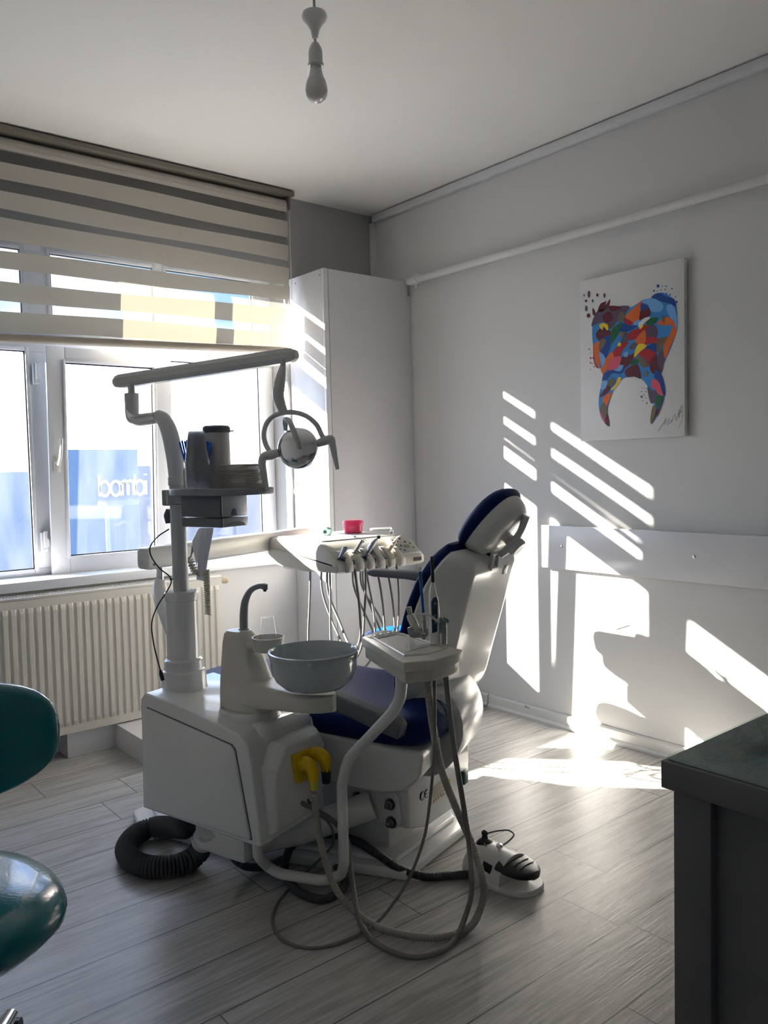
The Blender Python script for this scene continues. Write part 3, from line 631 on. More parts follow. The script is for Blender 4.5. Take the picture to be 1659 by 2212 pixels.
# ================================================================= DENTAL CHAIR
chair = thing('dental_chair', 'navy dental chair with glossy white shell, standing on a white floor plate', 'dental chair', S3(-1.78, -.95, 0))
def FT(a, b, c): return S3(c, a, b)          # polygon in (t,z), swept across s
def FR(a, b, c): return S3(a, c, b)          # polygon in (s,z), swept along t
def plate(b):
    pts = [(-2.0, -1.385), (-1.60, -1.395), (-1.545, -1.34), (-1.47, -.9), (-1.45, -.36), (-1.55, -.30), (-2.12, -.30), (-2.17, -.38), (-2.165, -.72)]
    prism(b, pts, 0, .034, lambda x, y, z: S3(x, y, z), .008)
    prism(b, [(x*.9-.178, y*.9-.09) for x, y in pts], .033, .05, lambda x, y, z: S3(x, y, z), .01)
one('floor_plate', plate, M_white, chair)
def basebody(b):
    prof = [(-1.97, .148), (-1.86, .112), (-1.66, .10), (-1.57, .19), (-1.56, .30), (-1.97, .30)]
    prism(b, prof, -1.378, -.72, FR, .012)
base_ = one('base_housing', basebody, M_white, chair)
one('lift_foot', lambda b: box(b, (-1.93, -1.28, .04), (-1.60, -.80, .14), .01, F=F_S), M_white2, chair)
def under(b):
    prof = [(-1.50, .40), (-1.49, .345), (-1.44, .30), (-1.36, .275), (-1.10, .272), (-.98, .30), (-.55, .37), (-.35, .40), (-.35, .425), (-1.50, .425)]
    prism(b, prof, -2.045, -1.53, lambda a, c, s: S3(s, a+.025+(.20*(s+2.045) if a < -1.3 else 0), c), .03, 4)
one('seat_shell', under, M_white, chair)
def seat(b):
    rings = []
    N_ = 26
    for i in range(N_+1):
        u = i/N_; t = -1.53 + 1.245*u
        k = min(1, (u*1.26)/.10); k2 = min(1, ((1-u)*1.26)/.14)
        e = math.sqrt(max(0, 1-(1-k)**2))*math.sqrt(max(0, 1-(1-k2)**2))
        w = .265*(.45+.55*max(e, .05)) ; hgt = .125*(.35+.65*max(e, .02)); zc = .463 + .02*math.exp(-((t+1.5)/.12)**2) + (-.05*max(0, (u-.55)/.45)**1.5)
        dip = .012*math.sin(PI*min(1, max(0, (t+1.45)/.6)))
        ring = superring(0, 0, 0, w, hgt/2, 3.6, 36, lambda x, y, z: S3(-1.788+x, t + .22*(x+.24)*max(0, 1-u*2.2), zc + y - (dip*(1-(x/.3)**2) if y > 0 else 0)))
        rings.append(ring)
    quad_strip(b, rings)
one('seat', seat, M_blue, chair, sub=1, sharp=80)
def hub(b):
    prof = [(a+.075, c) for a, c in [(-1.38, .28), (-1.46, .29), (-1.525, .345), (-1.562, .43), (-1.555, .50), (-1.515, .555), (-1.46, .565), (-1.36, .52)]]
    P = [(p.y, p.z) for p in spline([Vector((0, a, c)) for a, c in prof], 4, False)]
    prism(b, P, -1.885, -1.635, lambda a, c, s: S3(s, a-.045+.20*(s+1.945), c), .012)
one('hinge_cover', hub, mat('pearl_grey_plastic', (.55, .56, .56), .22), chair)
def hub2(b):
    prof = [(a+.075, c) for a, c in [(-1.39, .30), (-1.47, .315), (-1.52, .36), (-1.548, .43), (-1.535, .50), (-1.36, .50)]]
    P = [(p.y, p.z) for p in spline([Vector((0, a, c)) for a, c in prof], 4, False)]
    prism(b, P, -1.635, -1.60, lambda a, c, s: S3(s, a-.045+.20*(s+1.945), c), .008)
one('hinge_side_cover', hub2, M_lgrey, chair)
# backrest
dT, dZ = -.2847, .9586
def BP(s, h, off):
    h, off = h*1.03, off*1.03; return S3(s, -1.404 + dT*h + dZ*off, .498 + dZ*h - dT*off)     # off>0 towards the patient
SC = -1.669
HW = [(a_, b_*1.03) for a_, b_ in [(-.045, .08), (-.03, .155), (-.005, .215), (.03, .245), (.09, .272), (.19, .298), (.30, .303), (.37, .283), (.415, .25), (.445, .212), (.462, .182), (.470, .16)]]
def hw(h):
    for (a, x), (c, y) in zip(HW, HW[1:]):
        if a <= h <= c: return x+(y-x)*(h-a)/(c-a)
    return HW[0][1] if h < HW[0][0] else HW[-1][1]
def shell(b):
    rings = []
    hs = [HW[0][0]+(HW[-1][0]-HW[0][0])*(1-math.cos(PI*i/22))/2 for i in range(23)]
    for h in hs:
        w = hw(h); k = min(1, (.475-h)/.05, (h+.05)/.10); k = max(0, k); k = math.sqrt(1-(1-k)**2)
        r = min(.15, w*.8); c0 = SC+.018
        bo = .07*(1-k)*.9
        pts = [(SC-w, .075), (SC-w*1.0, .068), (c0-r-.012, .006+bo), (c0-r, bo), (c0-r+.015, -.001+bo), (c0+r-.015, -.001+bo), (c0+r, bo), (c0+r+.012, .006+bo), (SC+w, .068), (SC+w, .075)]
        rings.append([BP(s, h, o_) for s, o_ in pts])
    quad_strip(b, rings)
one('backrest_shell', shell, M_white, chair, sharp=24)
def pad(b):
    rings = []
    hs = [-.06+(.485+.06)*(1-math.cos(PI*i/24))/2 for i in range(25)]
    for h in hs:
        hh = min(max(h, -.045), .47); w = hw(hh)+.014
        k = min(1, (.487-h)/.05, (h+.062)/.07); k = max(0.02, k); k = math.sqrt(1-(1-k)**2); w *= (.8+.2*k)
        rings.append(superring(0, 0, 0, w, .019*k+.002, 3.2, 36, lambda x, y, z: BP(SC+x, h, .093+y*(1+ (.9*(1-(x/.3)**2) if y > 0 else 0)))))
    quad_strip(b, rings)
one('backrest_cushion', pad, M_blue, chair, sharp=80)
# small recessed plate on the shell
one('shell_badge', lambda b: box(b, (SC+.085, .395, -.004), (SC+.112, .425, .004), .001, F=BP), M_lgrey, chair)
# headrest
hc = (-1.669, -1.532, 1.068); hA = Vector((0, -.66, .75)); hN = Vector((0, .75, .66))
def HP(x, l, n): return S3(hc[0]+x, hc[1]+hA.y*l+hN.y*n, hc[2]+hA.z*l+hN.z*n)
def hpad(b):
    rings = []
    for i in range(21):
        ph = -PI/2+PI*i/20; rx = math.cos(ph); 
        n = .028*math.sin(ph); rr_ = .5+.5*abs(rx)**.7 if abs(rx) > 0.02 else .5
        rr_ = .60+.40*(max(rx, 0)**.8)
        rings.append(superring(0, 0, 0, .128*rr_, .117*rr_, 2.5, 36, lambda x, y, z: HP(x, y, n+.018-.10*(y*y)-.2*x*x)))
    quad_strip(b, rings)
hp = one('headrest_cushion', hpad, M_blue, chair, sharp=80)
def hshell(b):
    rings = []
    for k, (sc_, n) in enumerate(((1.0, .006), (1.0, -.012), (.95, -.034), (.84, -.052), (.62, -.064), (.3, -.068))):
        rings.append(superring(0, 0, 0, .113*sc_, .112*sc_, 2.4, 36, lambda x, y, z: HP(x, y-.004, n-.08*y*y)))
    quad_strip(b, rings)
one('headrest_shell', hshell, M_white2, chair)
def hrest_arm(b):
    tube(b, spline([HP(.01, .085, -.07), HP(.01, .03, -.088), HP(.01, -.03, -.092), HP(.01, -.07, -.085)]), [.013, .011, .014, .012], flat=1.0)
one('headrest_bracket', hrest_arm, M_lgrey, chair)
one('headrest_knob', lambda b: (tube(b, [HP(.02, -.015, -.07), HP(.02, -.015, -.10)], .018, 18), lathe(b, [(.026, 0), (.031, .006), (.031, .02), (.026, .026)], HP(.02, -.015, -.094), HP(0, -.035, -1)-HP(0, -.035, 0), 28)), M_lgrey, chair)
def neck(b):
    p = [BP(SC-.012, .430, -.006), BP(SC-.012, .475, .0), HP(-.012, -.062, -.074)]
    for x in (-.022, .022):
        o_ = WW*x; tube(b, spline([q+o_ for q in p]), .0065, 10)
    for q in (p[0], p[1]): tube(b, [q-WW*.022, q+WW*.022], .0065, 10)
one('neck_frame', neck, M_lgrey, chair)
one('neck_boot', lambda b: tube(b, spline([BP(SC+.0, .45, .045), BP(SC+.0, .50, .045), HP(0, -.095, -.01)]), [.032, .028, .036], 14), M_blue, chair)
# armrests
def rarm(b):
    top = [(-.93, .862), (-.96, .868), (-1.15, .866), (-1.30, .862), (-1.40, .855), (-1.42, .78), (-1.40, .76), (-1.30, .80), (-1.20, .83), (-1.10, .838), (-.96, .84), (-.935, .846)]
    prism(b, top, -1.52, -1.465, FT, .010)
M_arm = mat('dark_grey_armrest', (.13, .14, .15), .4)
one('armrest', rarm, M_arm, chair)
def larm(b):
    pr = [(-1.435, .475), (-1.445, .515), (-1.43, .53), (-1.38, .542), (-1.0, .628), (-.98, .60), (-1.0, .585), (-1.36, .492)]
    prism(b, pr, -2.115, -2.065, FT, .008)
one('armrest', larm, M_arm, chair)
# side plate with bolts and the cross arm to the unit
def flange(b):
    pts = [(-1.11, .275), (-1.30, .265), (-1.335, .258), (-1.35, .24), (-1.355, .165), (-1.34, .148), (-1.28, .148), (-1.11, .17)]
    prism(b, pts, -1.982, -1.970, FT, .003)
fl = one('side_bracket', flange, M_white, chair)
one('bracket_arm', lambda b: tube(b, [S3(-1.98, -1.258, .205), S3(-2.10, -1.065, .128), S3(-2.2, -.93, .10)], .044, 28), M_white, chair)
for (px, py) in ((773, 1722), (843, 1737), (846, 1776)):
    q = as_(px, py, -1.983)
    one('bolt', lambda b: (lathe(b, [(.019, 0), (.019, .003), (.0135, .003), (.0135, .013), (.007, .014), (.007, .024), (.003, .026)], q, -WW, 14)), M_darksteel, chair)
# CE mark, type plate
TT = -1.3795
def rp(px, py, t=TT): return at_(px, py, t)
def arcpts(c, r, a0, a1, n=12): return [c + WW*r*math.cos(a0+(a1-a0)*i/n) + ZZ*r*math.sin(a0+(a1-a0)*i/n) for i in range(n+1)]
c1, c2 = rp(913, 1719), rp(922, 1714)
def ce(b):
    r = .0125
    tube(b, arcpts(c1, r, .4*PI, 1.6*PI), .0022, 5); tube(b, arcpts(c2, r, .4*PI, 1.6*PI), .0022, 5); tube(b, [c2-WW*r, c2-WW*r*.2], .0022, 5)
one('ce_mark', ce, M_black, base_)
def qd(b, pts, d=.0008): hexa(b, [p-UU*d for p in pts]+[p+UU*d for p in pts])
def lab(b): qd(b, [rp(928, 1706), rp(961, 1678), rp(962, 1716), rp(933, 1738)])
one('type_plate', lab, mat('cream_sticker', (.74, .66, .54), .5), base_)
def lines(b):
    for k in range(7):
        u = (k+1)/9; a = rp(928, 1706, TT-.001).lerp(rp(933, 1738, TT-.001), u); c = rp(961, 1678, TT-.001).lerp(rp(962, 1716, TT-.001), u)
        tube(b, [a.lerp(c, .12), a.lerp(c, .9 if k % 2 else .75)], .0007, 4)
    for k in range(5):
        a = rp(933, 1738, TT-.001).lerp(rp(962, 1716, TT-.001), .14+k*.18)+ZZ*.006
        tube(b, [a-ZZ*.003, a+ZZ*.003], .0013, 4)
one('printed_lines', lines, M_black, base_)
one('yellow_sticker', lambda b: qd(b, [rp(962, 1690), rp(973, 1681), rp(974, 1700), rp(963, 1708)]), mat('pale_yellow_sticker', (.62, .58, .12), .5), base_)
def rocker(b): box(b, (-1.632, TT-.012, .170), (-1.600, TT+.004, .215), .003, F=F_S)
one('switch', rocker, mat('dark_green_switch', (.0, .06, .05), .25), base_)

# blue stool behind the chair (only the far edge of its seat shows)
sp_ = az(872, 1372, .50)
st_ = thing('stool', 'bright blue stool seat showing behind the dental chair backrest', 'stool', (sp_.x, sp_.y, 0))
one('seat', lambda b: lathe(b, [(.02, .44), (.17, .445), (.187, .47), (.18, .50), (.15, .515), (.01, .52)], (sp_.x, sp_.y, 0), n=36), M_cyan, st_)
one('column', lambda b: tube(b, [(sp_.x, sp_.y, .06), (sp_.x, sp_.y, .45)], .02, 14), M_chrome, st_)
for k in range(5):
    a = 2*PI*k/5+.3; d = Vector((math.cos(a), math.sin(a), 0)); c0 = Vector((sp_.x, sp_.y, .07))
    lg = one('leg', lambda b: tube(b, [c0, c0+d*.2-ZZ*.015], [.018, .012], 8), M_chrome, st_)
    one('caster', lambda b: lathe(b, [(.008, -.012), (.024, -.012), (.024, .012), (.008, .012)], Vector((sp_.x, sp_.y, .024))+d*.205, d.cross(ZZ), 16), M_black, lg)
# plastic sheet scraps at the seat joint
tag(one('clear_film', lambda b: [tube(b, spline([S3(-1.95+i*.035, -1.46, .560), S3(-1.955+i*.035, -1.49, .53), S3(-1.95+i*.035, -1.50, .515)]), [.008, .014, .004], 6, flat=.15) for i in range(3)], M_cup), 'crumpled clear plastic film caught between seat and backrest of the dental chair', 'plastic film')
# ================================================================= SPITTOON UNIT
unit = thing('dental_unit', 'white dental unit cabinet with column, spittoon bowl and water tap', 'dental unit', S3(-2.21, -.9, .0))
def body(b):
    pr = [(-.645, .205), (-.655, .55), (-.675, .572), (-.80, .556), (-1.065, .503), (-1.095, .478), (-1.105, .44), (-1.135, .20), (-1.125, .192)]
    prism(b, pr, -2.36, -2.065, FT, .016, 4)
bod = one('cabinet_body', body, M_white, unit)
one('cabinet_back', lambda b: box(b, (-2.32, -.66, .23), (-2.10, -.595, .53), .02, 3, F=F_S), M_white, unit)
dp = [(-.688, .527), (-1.035, .470), (-1.048, .458), (-1.098, .212), (-.675, .212)]
def gap(b): prism(b, [((x+.875)*1.015-.875, (z-.36)*1.02+.36) for x, z in dp], -2.3615, -2.355, FT)
one('door_gap', gap, M_dgrey, unit)
one('door', lambda b: prism(b, dp, -2.368, -2.356, FT, .003), M_white, unit)
def hump(b):
    rings = []
    box(b, (-2.30, -1.105, .44), (-2.072, -.93, .512), .028, 4, F=F_S)
    lathe(b, [(.115, .47), (.108, .49), (.096, .512), (.090, .528), (.084, .534), (.078, .5345)], S3(-2.212, -.972, 0), n=44)
one('tower_plinth', hump, M_white, unit)
def fblock(b):
    pr = [(-2.325, .215), (-2.32, .40), (-2.27, .462), (-2.10, .462), (-2.075, .42), (-2.08, .28), (-2.17, .215)]
    c = (-2.20, .34)
    rings = [[S3(c[0]+(s-c[0])*g, t, c[1]+(z-c[1])*g) for s, z in pr] for t, g in ((-1.09, 1.05), (-1.128, 1.03), (-1.152, .93), (-1.156, .90))]
    quad_strip(b, rings)
    bmesh.ops.recalc_face_normals(b, faces=b.faces[:])
    es = [e for e in b.edges if e.calc_face_angle(0) > .3]
    bmesh.ops.bevel(b, geom=es, offset=.008, segments=3, profile=.5, affect='EDGES', clamp_overlap=True)
one('connector_panel', fblock, M_white, unit)
# underside pieces
one('drain_box', lambda b: box(b, (-2.32, -1.03, .10), (-2.12, -.83, .205), .012, F=F_S), M_white2, unit)
def elb(b): q = az(445, 1790, .17); tube(b, spline([az(452, 1785, .185), az(448, 1800, .14), az(438, 1818, .10)]), .036, 20)
one('drain_elbow', elb, M_white2, unit)
# column
CS, CT = -2.22, -.70
cc = S3(CS, CT, 0)
def colm(b):
    lathe(b, [(.088, .535), (.078, .548), (.0725, .565), (.069, .612), (.066, .618), (.062, .621), (.0605, .628), (.060, .650), (.056, .654), (.052, .656), (.0505, .66), (.0505, .845)], cc, n=40)
col_ = one('column', colm, M_white, unit)
one('column_cap', lambda b: lathe(b, [(.0505, .840), (.0525, .842), (.0525, .866), (.050, .870), (.026, .871)], cc, n=40), M_white, unit)
one('pole', lambda b: lathe(b, [(.0245, .865), (.0245, 1.215)], cc, n=28), M_lgrey, unit)
one('pole_collar', lambda b: lathe(b, [(.0255, 1.205), (.0275, 1.207), (.0275, 1.232), (.0255, 1.234)], cc, n=28), M_lgrey, unit)
def clamp(b):
    lathe(b, [(.034, 1.145), (.034, 1.19)], cc, n=24)
    box(b, (-2.245, -.69, 1.142), (-2.205, -.655, 1.192), .004, F=F_S); box(b, (-2.255, -.79, 1.150), (-2.19, -.72, 1.188), .003, F=F_S)
one('shelf_clamp', clamp, M_grey, unit)
one('pole_latch', lambda b: tube(b, spline([S3(-2.225, -.664, 1.13), S3(-2.225, -.660, 1.11), S3(-2.225, -.662, 1.085)]), [.008, .014, .010], 12), M_dgrey, unit)
# spittoon tower
def tower(b):
    rings = []
    for (t0, t1, z, hwid) in ((-.882, -1.06, .535, .062), (-.882, -1.055, .57, .062), (-.884, -1.045, .62, .058), (-.888, -1.02, .68, .050), (-.892, -.998, .73, .043), (-.897, -.985, .755, .037), (-.905, -.975, .765, .03)):
        rings.append(superring(0, 0, 0, hwid, (t0-t1)/2, 3, 32, lambda x, y, z_: S3(-2.215+x, (t0+t1)/2+y, z)))
    quad_strip(b, rings)
tw = one('tower', tower, M_cream, unit)
def armb(b):
    rings = []
    n = 14
    for i in range(n+1):
        u = i/n; t = -.96-.36*u; w = .060*math.sqrt(max(.02, 1-max(0, (u-.72)/.28)**2)); z0 = .543+.035*u; z1 = .625-.0*u
        rings.append(superring(0, 0, 0, w, (z1-z0)/2, 5, 28, lambda x, y, z_: S3(-2.215-.035*u+x, t, (z0+z1)/2+y)))
    quad_strip(b, rings)
one('bowl_arm', armb, M_cream, unit)
bc_ = S3(-2.262, -1.262, 0)
def bowl(b):
    prof = [(.05, .642), (.085, .647), (.108, .668), (.119, .695), (.120, .72), (.1235, .735), (.1265, .741), (.1255, .747), (.1205, .748), (.117, .742), (.113, .72), (.107, .69), (.09, .668), (.05, .658), (.004, .656)]
    lathe(b, prof, bc_, n=56)
bw = one('spittoon_bowl', bowl, M_porc, unit)
hc_ = S3(-2.222, -1.062, 0)
def holder(b):
    lathe(b, [(.024, .712), (.043, .718), (.0465, .748), (.0475, .757), (.0445, .757), (.042, .742), (.003, .738)], hc_, n=36)
    tube(b, [S3(-2.22, -.985, .728), S3(-2.225, -1.03, .73)], .022, 14)
one('cup_rest', holder, M_cream, unit)
def tap(b):
    pts = [as_(527, 1357, -2.2), as_(527, 1325, -2.2), as_(530, 1298, -2.2), as_(541, 1276, -2.2), as_(557, 1267, -2.2), as_(572, 1266, -2.2)]
    tube(b, spline(pts, 6), [.0135, .013, .0115, .009, .008, .0085], 14)
    tube(b, [pts[-1]+ZZ*.006, pts[-1]-ZZ*.010], .009, 12); lathe(b, [(.018, 0), (.017, .01), (.01, .014)], pts[0]-ZZ*.012)
tp = one('water_tap', tap, M_grey, unit)
tipq = as_(572, 1266, -2.2)
one('nozzle', lambda b: tube(b, [tipq-ZZ*.009, tipq-ZZ*.016], .005, 10), M_black, tp)
# yellow connectors
def ypl(b): 
    q = [at_(628, 1632, -1.157), at_(668, 1614, -1.157), at_(674, 1680, -1.157), at_(638, 1692, -1.157)]
    hexa(b, [p-UU*.010 for p in q]+[p+UU*.004 for p in q], .004)
yp = one('yellow_socket', ypl, M_yellow, unit)
e1 = at_(650, 1648, -1.165); e2 = at_(668, 1632, -1.165)
def yel(b, e): tube(b, spline([e, e-UU*.024, e-UU*.042-ZZ*.012, e-UU*.045-ZZ*.045]), [.021, .021, .019, .014], 16)
y1_ = one('yellow_elbow', lambda b: yel(b, e1), M_yellow, unit)
y2_ = one('yellow_elbow', lambda b: yel(b, e2+WW*.02), M_yellow, unit)
E1 = e1-UU*.045-ZZ*.040; E2 = e2+WW*.02-UU*.045-ZZ*.035
one('elbow_sleeve', lambda b: tube(b, [E1, E1-ZZ*.030], [.0135, .0115], 14), mat('lime_yellow_plastic', (.62, .62, .06), .35), y1_)
one('elbow_plug', lambda b: tube(b, [E2, E2-ZZ*.045], [.015, .013], 8), mat('dark_navy_plug', (.008, .012, .035), .4), y2_)
# white bent pipe that carries the assistant tray
pb = [S3(-2.285, -1.05, .205), S3(-2.285, -1.05, .12), az(578, 1872, .055), az(605, 1888, .045), az(700, 1903, .045), az(737, 1890, .055), az(743, 1865, .10)]
v_ = pb[-1]; v_ = Vector((v_.x, v_.y, 0))
pb += [v_+ZZ*.30, v_+ZZ*.335]
ptop_ = ad(866, 1448, 2.09)
pb += [ad(752, 1640, 2.33), ad(800, 1590, 2.25), ad(848, 1540, 2.16), ad(864, 1510, 2.12), ad(867, 1480, 2.10), ptop_]
def round_path(P, f=.28):
    out = [P[0]]
    for i in range(1, len(P)-1):
        a, p, c = P[i-1], P[i], P[i+1]
        for k in range(1, 4): pass
        out += [p.lerp(a, f), p.lerp(a, f*.4).lerp(p.lerp(c, f*.4), .5), p.lerp(c, f)]
    out.append(P[-1]); return out
one('tray_support_pipe', lambda b: tube(b, spline(round_path(pb), 4), .0155, 16), M_white2, unit)
one('pipe_ring', lambda b: tube(b, [v_+ZZ*.205, v_+ZZ*.212], .0165, 18), M_white2, unit)

# ---------------- clear cup on the rest
def cupmesh(b, base, r0=.0285, r1=.0195, h=.078, up=1):
    n = 24; lathe(b, [(r0+.0015, 0), (r0+.0015, .002), (r0, .0025), (r1, h), (r1*.85, h+.0005), (r1*.8, h-.002), (.001, h-.002)], base, n=n, cap=False)
cupc = hc_ + ZZ*.7385
tag(one('plastic_cup', lambda b: cupmesh(b, cupc), M_cup), 'single clear cup upside down on the round rest by the tap', 'cup')

# ================================================================= SHELF ON THE POLE
shelf = thing('utility_shelf', 'small grey shelf clamped to the column pole, with a box under it', 'shelf', S3(-2.24, -.9, 1.18))
SZ = 1.197
def shf(b):
    pts = []
    for k in range(40):
        th = 2*PI*k/40; c, s = math.cos(th), math.sin(th)
        pts.append((-2.235+.115*math.copysign(abs(c)**.75, c), -.905+.165*math.copysign(abs(s)**.75, s)))
    prism(b, pts, SZ-.020, SZ, lambda x, y, z: S3(x, y, z), .004)
one('shelf_board', shf, M_grey, shelf)
def boxb(b):
    box(b, (-2.295, -.96, 1.112), (-2.185, -.795, SZ-.020), .004, F=F_S); box(b, (-2.297, -.962, 1.082), (-2.183, -.797, 1.109), .004, F=F_S)
dr = one('drawer_box', boxb, mat('slate_plastic', (.17, .19, .22), .4), shelf)
def face(b):
    prism(b, [(-2.292, 1.114), (-2.188, 1.114), (-2.188, SZ-.022), (-2.292, SZ-.022)], -.9645, -.9605, FR, .001)
    prism(b, [(-2.292, 1.084), (-2.188, 1.084), (-2.188, 1.109), (-2.292, 1.109)], -.966, -.962, FR, .001)
one('silver_front', face, M_steel, dr)
def notch(b): prism(b, [(-2.245+.011*math.cos(PI*i/12), 1.114+.022*math.sin(PI*i/12)) for i in range(13)], -.9655, -.9640, FR)
one('thumb_notch', notch, M_dgrey, dr)
def arc_(b): prism(b, [(-2.24+.04*math.cos(PI*i/12), 1.0845+.013*math.sin(PI*i/12)) for i in range(13)], -.967, -.9655, FR)
one('grey_arc', arc_, M_grey, dr)
# stack of clear cups, upside down
cp = at_(428, 1062, -.915); cp = Vector((cp.x, cp.y, SZ))
me0 = BM(); lathe(me0, [(.036, 0), (.036, .0018), (.0335, .002), (.0225, .083), (.019, .0835), (.017, .081), (.001, .081)], (0, 0, 0), n=24, cap=False)
c0 = obj('plastic_cup', me0, M_cup2, None, origin=(0, 0, 0)); c0.location = cp
tag(c0, 'bottom clear cup of the tall upside down stack, rim resting on the pole shelf', 'cup', 'stacked cups on the pole shelf')
for i in range(1, 31):
    c = c0.copy(); C.objects.link(c); c.location = cp + ZZ*(.0028*i); c['label'] = 'topmost clear cup of the tall upside down stack on the pole shelf' if i == 30 else 'clear plastic cup inside the tall upside down stack, between its top and bottom cup'; c['group'] = 'stacked cups on the pole shelf'
# blue straws in a holder behind the cups
hq = at_(420, 1062, -.875); hq = Vector((hq.x, hq.y, SZ)) + (FWD-ZZ*FWD.z)*.04
tag(one('straw_holder', lambda b: lathe(b, [(.024, 0), (.026, .075), (.024, .075), (.022, .003), (.001, .003)], hq, n=24), M_lam), 'white holder for blue straws behind the cup stack', 'holder')
R0 = Vector((RGT.x, RGT.y, 0)).normalized(); F0 = Vector((FWD.x, FWD.y, 0)).normalized()
stx = [(388, 955), (393, 952), (399, 953), (403, 950), (408, 952), (412, 955), (416, 951), (421, 953), (427, 950), (433, 953), (438, 951), (441, 949), (445, 955), (449, 953), (452, 956), (455, 956)]
ZS = (hq-CAM).dot(FWD)
for i, (px, py) in enumerate(stx):
    top = ad(px, py, ZS+random.uniform(-.02, .02)); k = (px-420)/35
    bot = hq + R0*.016*max(-1, min(1, k)) + F0*random.uniform(-.012, .012) + ZZ*.006
    s_ = tag(one('straw', lambda b: tube(b, [bot, top], .0031, 8), M_bstraw, origin=bot), 'leftmost blue straw of the bunch behind the cup stack, next to the pole' if i == 0 else 'rightmost blue straw of the bunch, sticking out right of the cup stack' if i == 15 else 'shiny blue straw in the middle of the bunch behind the cup stack', 'straw', 'blue straws behind the cup stack')
# tall container with a grey lid
tq = at_(462, 1062, -.95); zc_ = (tq-CAM).dot(FWD)
tc_ = at_(464, 1062, -.90); tc_ = Vector((tc_.x, tc_.y, SZ)) + F0*.055
ctop = ad(462, 934, (tc_-CAM).dot(FWD)).z
can = thing('container', 'tall pale grey container with a darker lid standing on the pole shelf', 'container', tc_)
one('body', lambda b: lathe(b, [(.040, 0), (.041, .004), (.0385, ctop-SZ)], tc_, n=32), mat('pale_container_plastic', (.55, .54, .52), .35), can)
one('lid', lambda b: (lathe(b, [(.0415, ctop-SZ-.002), (.0415, ctop-SZ+.014), (.036, ctop-SZ+.019), (.002, ctop-SZ+.021)], tc_, n=32), box(b, (0, 0, 0), (.012, .016, .003), F=lambda x, y, z: tc_+R0*(.040+x)+F0*(y-.008)+ZZ*(ctop-SZ+.001+z))), M_dgrey, can)
# folded tissues: two piles
nq = at_(497, 1060, -1.0)
def npos(px, t): q = at_(px, 1060, t); return Vector((q.x, q.y, 0))
pa = npos(518, -1.0); pb_ = npos(485, -.965)
for i in range(15):
    h0 = SZ+.0002+i*.0046
    top = i > 10
    ctr = S3(-2.225, -.987, 0) + (Vector((random.uniform(-.0012, .0012), random.uniform(-.0012, .0012), 0)))
    if top: ctr += UU*.004
    def nap(b):
        w, l = (.046, .052)
        rings = [superring(0, 0, 0, w*g, l*g, 9, 28, lambda x, y, z: ctr + WW*x + UU*y + ZZ*(h0+dz+.0006*math.sin(40*x+i))) for g, dz in ((.985, 0), (1, .0012), (1, .0030), (.985, .0040))]
        quad_strip(b, rings)
    tag(one('folded_tissue', nap, M_paper), 'topmost folded tissue of the square pile on the pole shelf' if i == 14 else 'bottom folded tissue of the square pile, lying on the pole shelf' if i == 0 else 'folded tissue inside the square pile on the pole shelf, between its top and bottom one', 'tissue', 'folded tissues piled on the pole shelf')
tag(one('tissue_pack', lambda b: box(b, (-2.255, -.815, SZ+.0002), (-2.20, -.765, SZ+.062), .003, F=F_S), M_paper), 'small cream paper block at the pole end of the shelf', 'paper block')

# ================================================================= OPERATING LIGHT
BA = az(248, 826, 1.55); BB = ad(641, 766, 2.40)
lt_ = thing('operating_light', 'dental operating light on a long grey arm above the unit', 'lamp', S3(-2.22, -.70, 1.235))
def neckp(b):
    pts = [S3(-2.22, -.70, 1.232), S3(-2.22, -.698, 1.27), S3(-2.22, -.690, 1.32), S3(-2.22, -.672, 1.38), S3(-2.22, -.650, 1.415), S3(-2.22, -.625, 1.428)]
    tube(b, spline(pts, 6), [.0255, .0265, .0275, .0265, .0235, .020], 24)
one('bent_post', neckp, M_lgrey, lt_)
def elbw(b): tube(b, spline([S3(-2.22, -.64, 1.424), S3(-2.22, -.58, 1.421), S3(-2.22, -.525, 1.421), S3(-2.22, -.503, 1.43), S3(-2.22, -.497, 1.455)], 6), .020, 20)
one('chrome_elbow', elbw, mat('polished_elbow_metal', (.9, .92, .95), .22, .9), lt_)
jt = S3(-2.217, -.50, 0)
one('joint_sleeve', lambda b: lathe(b, [(.0205, 1.435), (.0225, 1.45), (.0235, 1.50), (.0235, 1.508), (.010, 1.509)], jt, n=24), M_lgrey, lt_)
one('joint_pin', lambda b: lathe(b, [(.0115, 1.505), (.0115, 1.54)], jt, n=16), M_steel, lt_)
def beam(b):
    d = (BB-BA).normalized(); sd = d.cross(ZZ).normalized(); up = sd.cross(d)
    Lh = (BB-BA).length; rings = []
    for u, g in ((0, .55), (.012, .85), (.03, 1), (Lh-.03, 1), (Lh-.012, .85), (Lh, .55)):
        w, h = .023, .0215
        pts = [(-w, -h*.4), (-w, h*.4), (-w*.6, h), (w*.6, h), (w, h*.4), (w, -h*.4), (w*.6, -h), (-w*.6, -h)]
        rings.append([BA + d*u + sd*x*g + up*y*g for x, y in pts])
    quad_strip(b, rings)
one('beam', beam, M_lgrey, lt_, sharp=20)
ZL_ = (ad(611, 770, 2.37)-CAM).dot(FWD); zl = 2.37
def LP_(px, py, dz=0): return ad(px, py, zl+dz)
one('drop_pin', lambda b: tube(b, [LP_(612, 776), LP_(611, 796)], .008, 14), M_steel, lt_)
def knuck(b): tube(b, spline([LP_(611, 792), LP_(607, 812), LP_(603, 835), LP_(601, 855), LP_(606, 873), LP_(613, 892)], 5), [.009, .013, .0165, .017, .0165, .0145, .013], 18)
one('swivel_arm', knuck, M_lgrey, lt_)
head = thing('lamp_head', '', '') if False else None
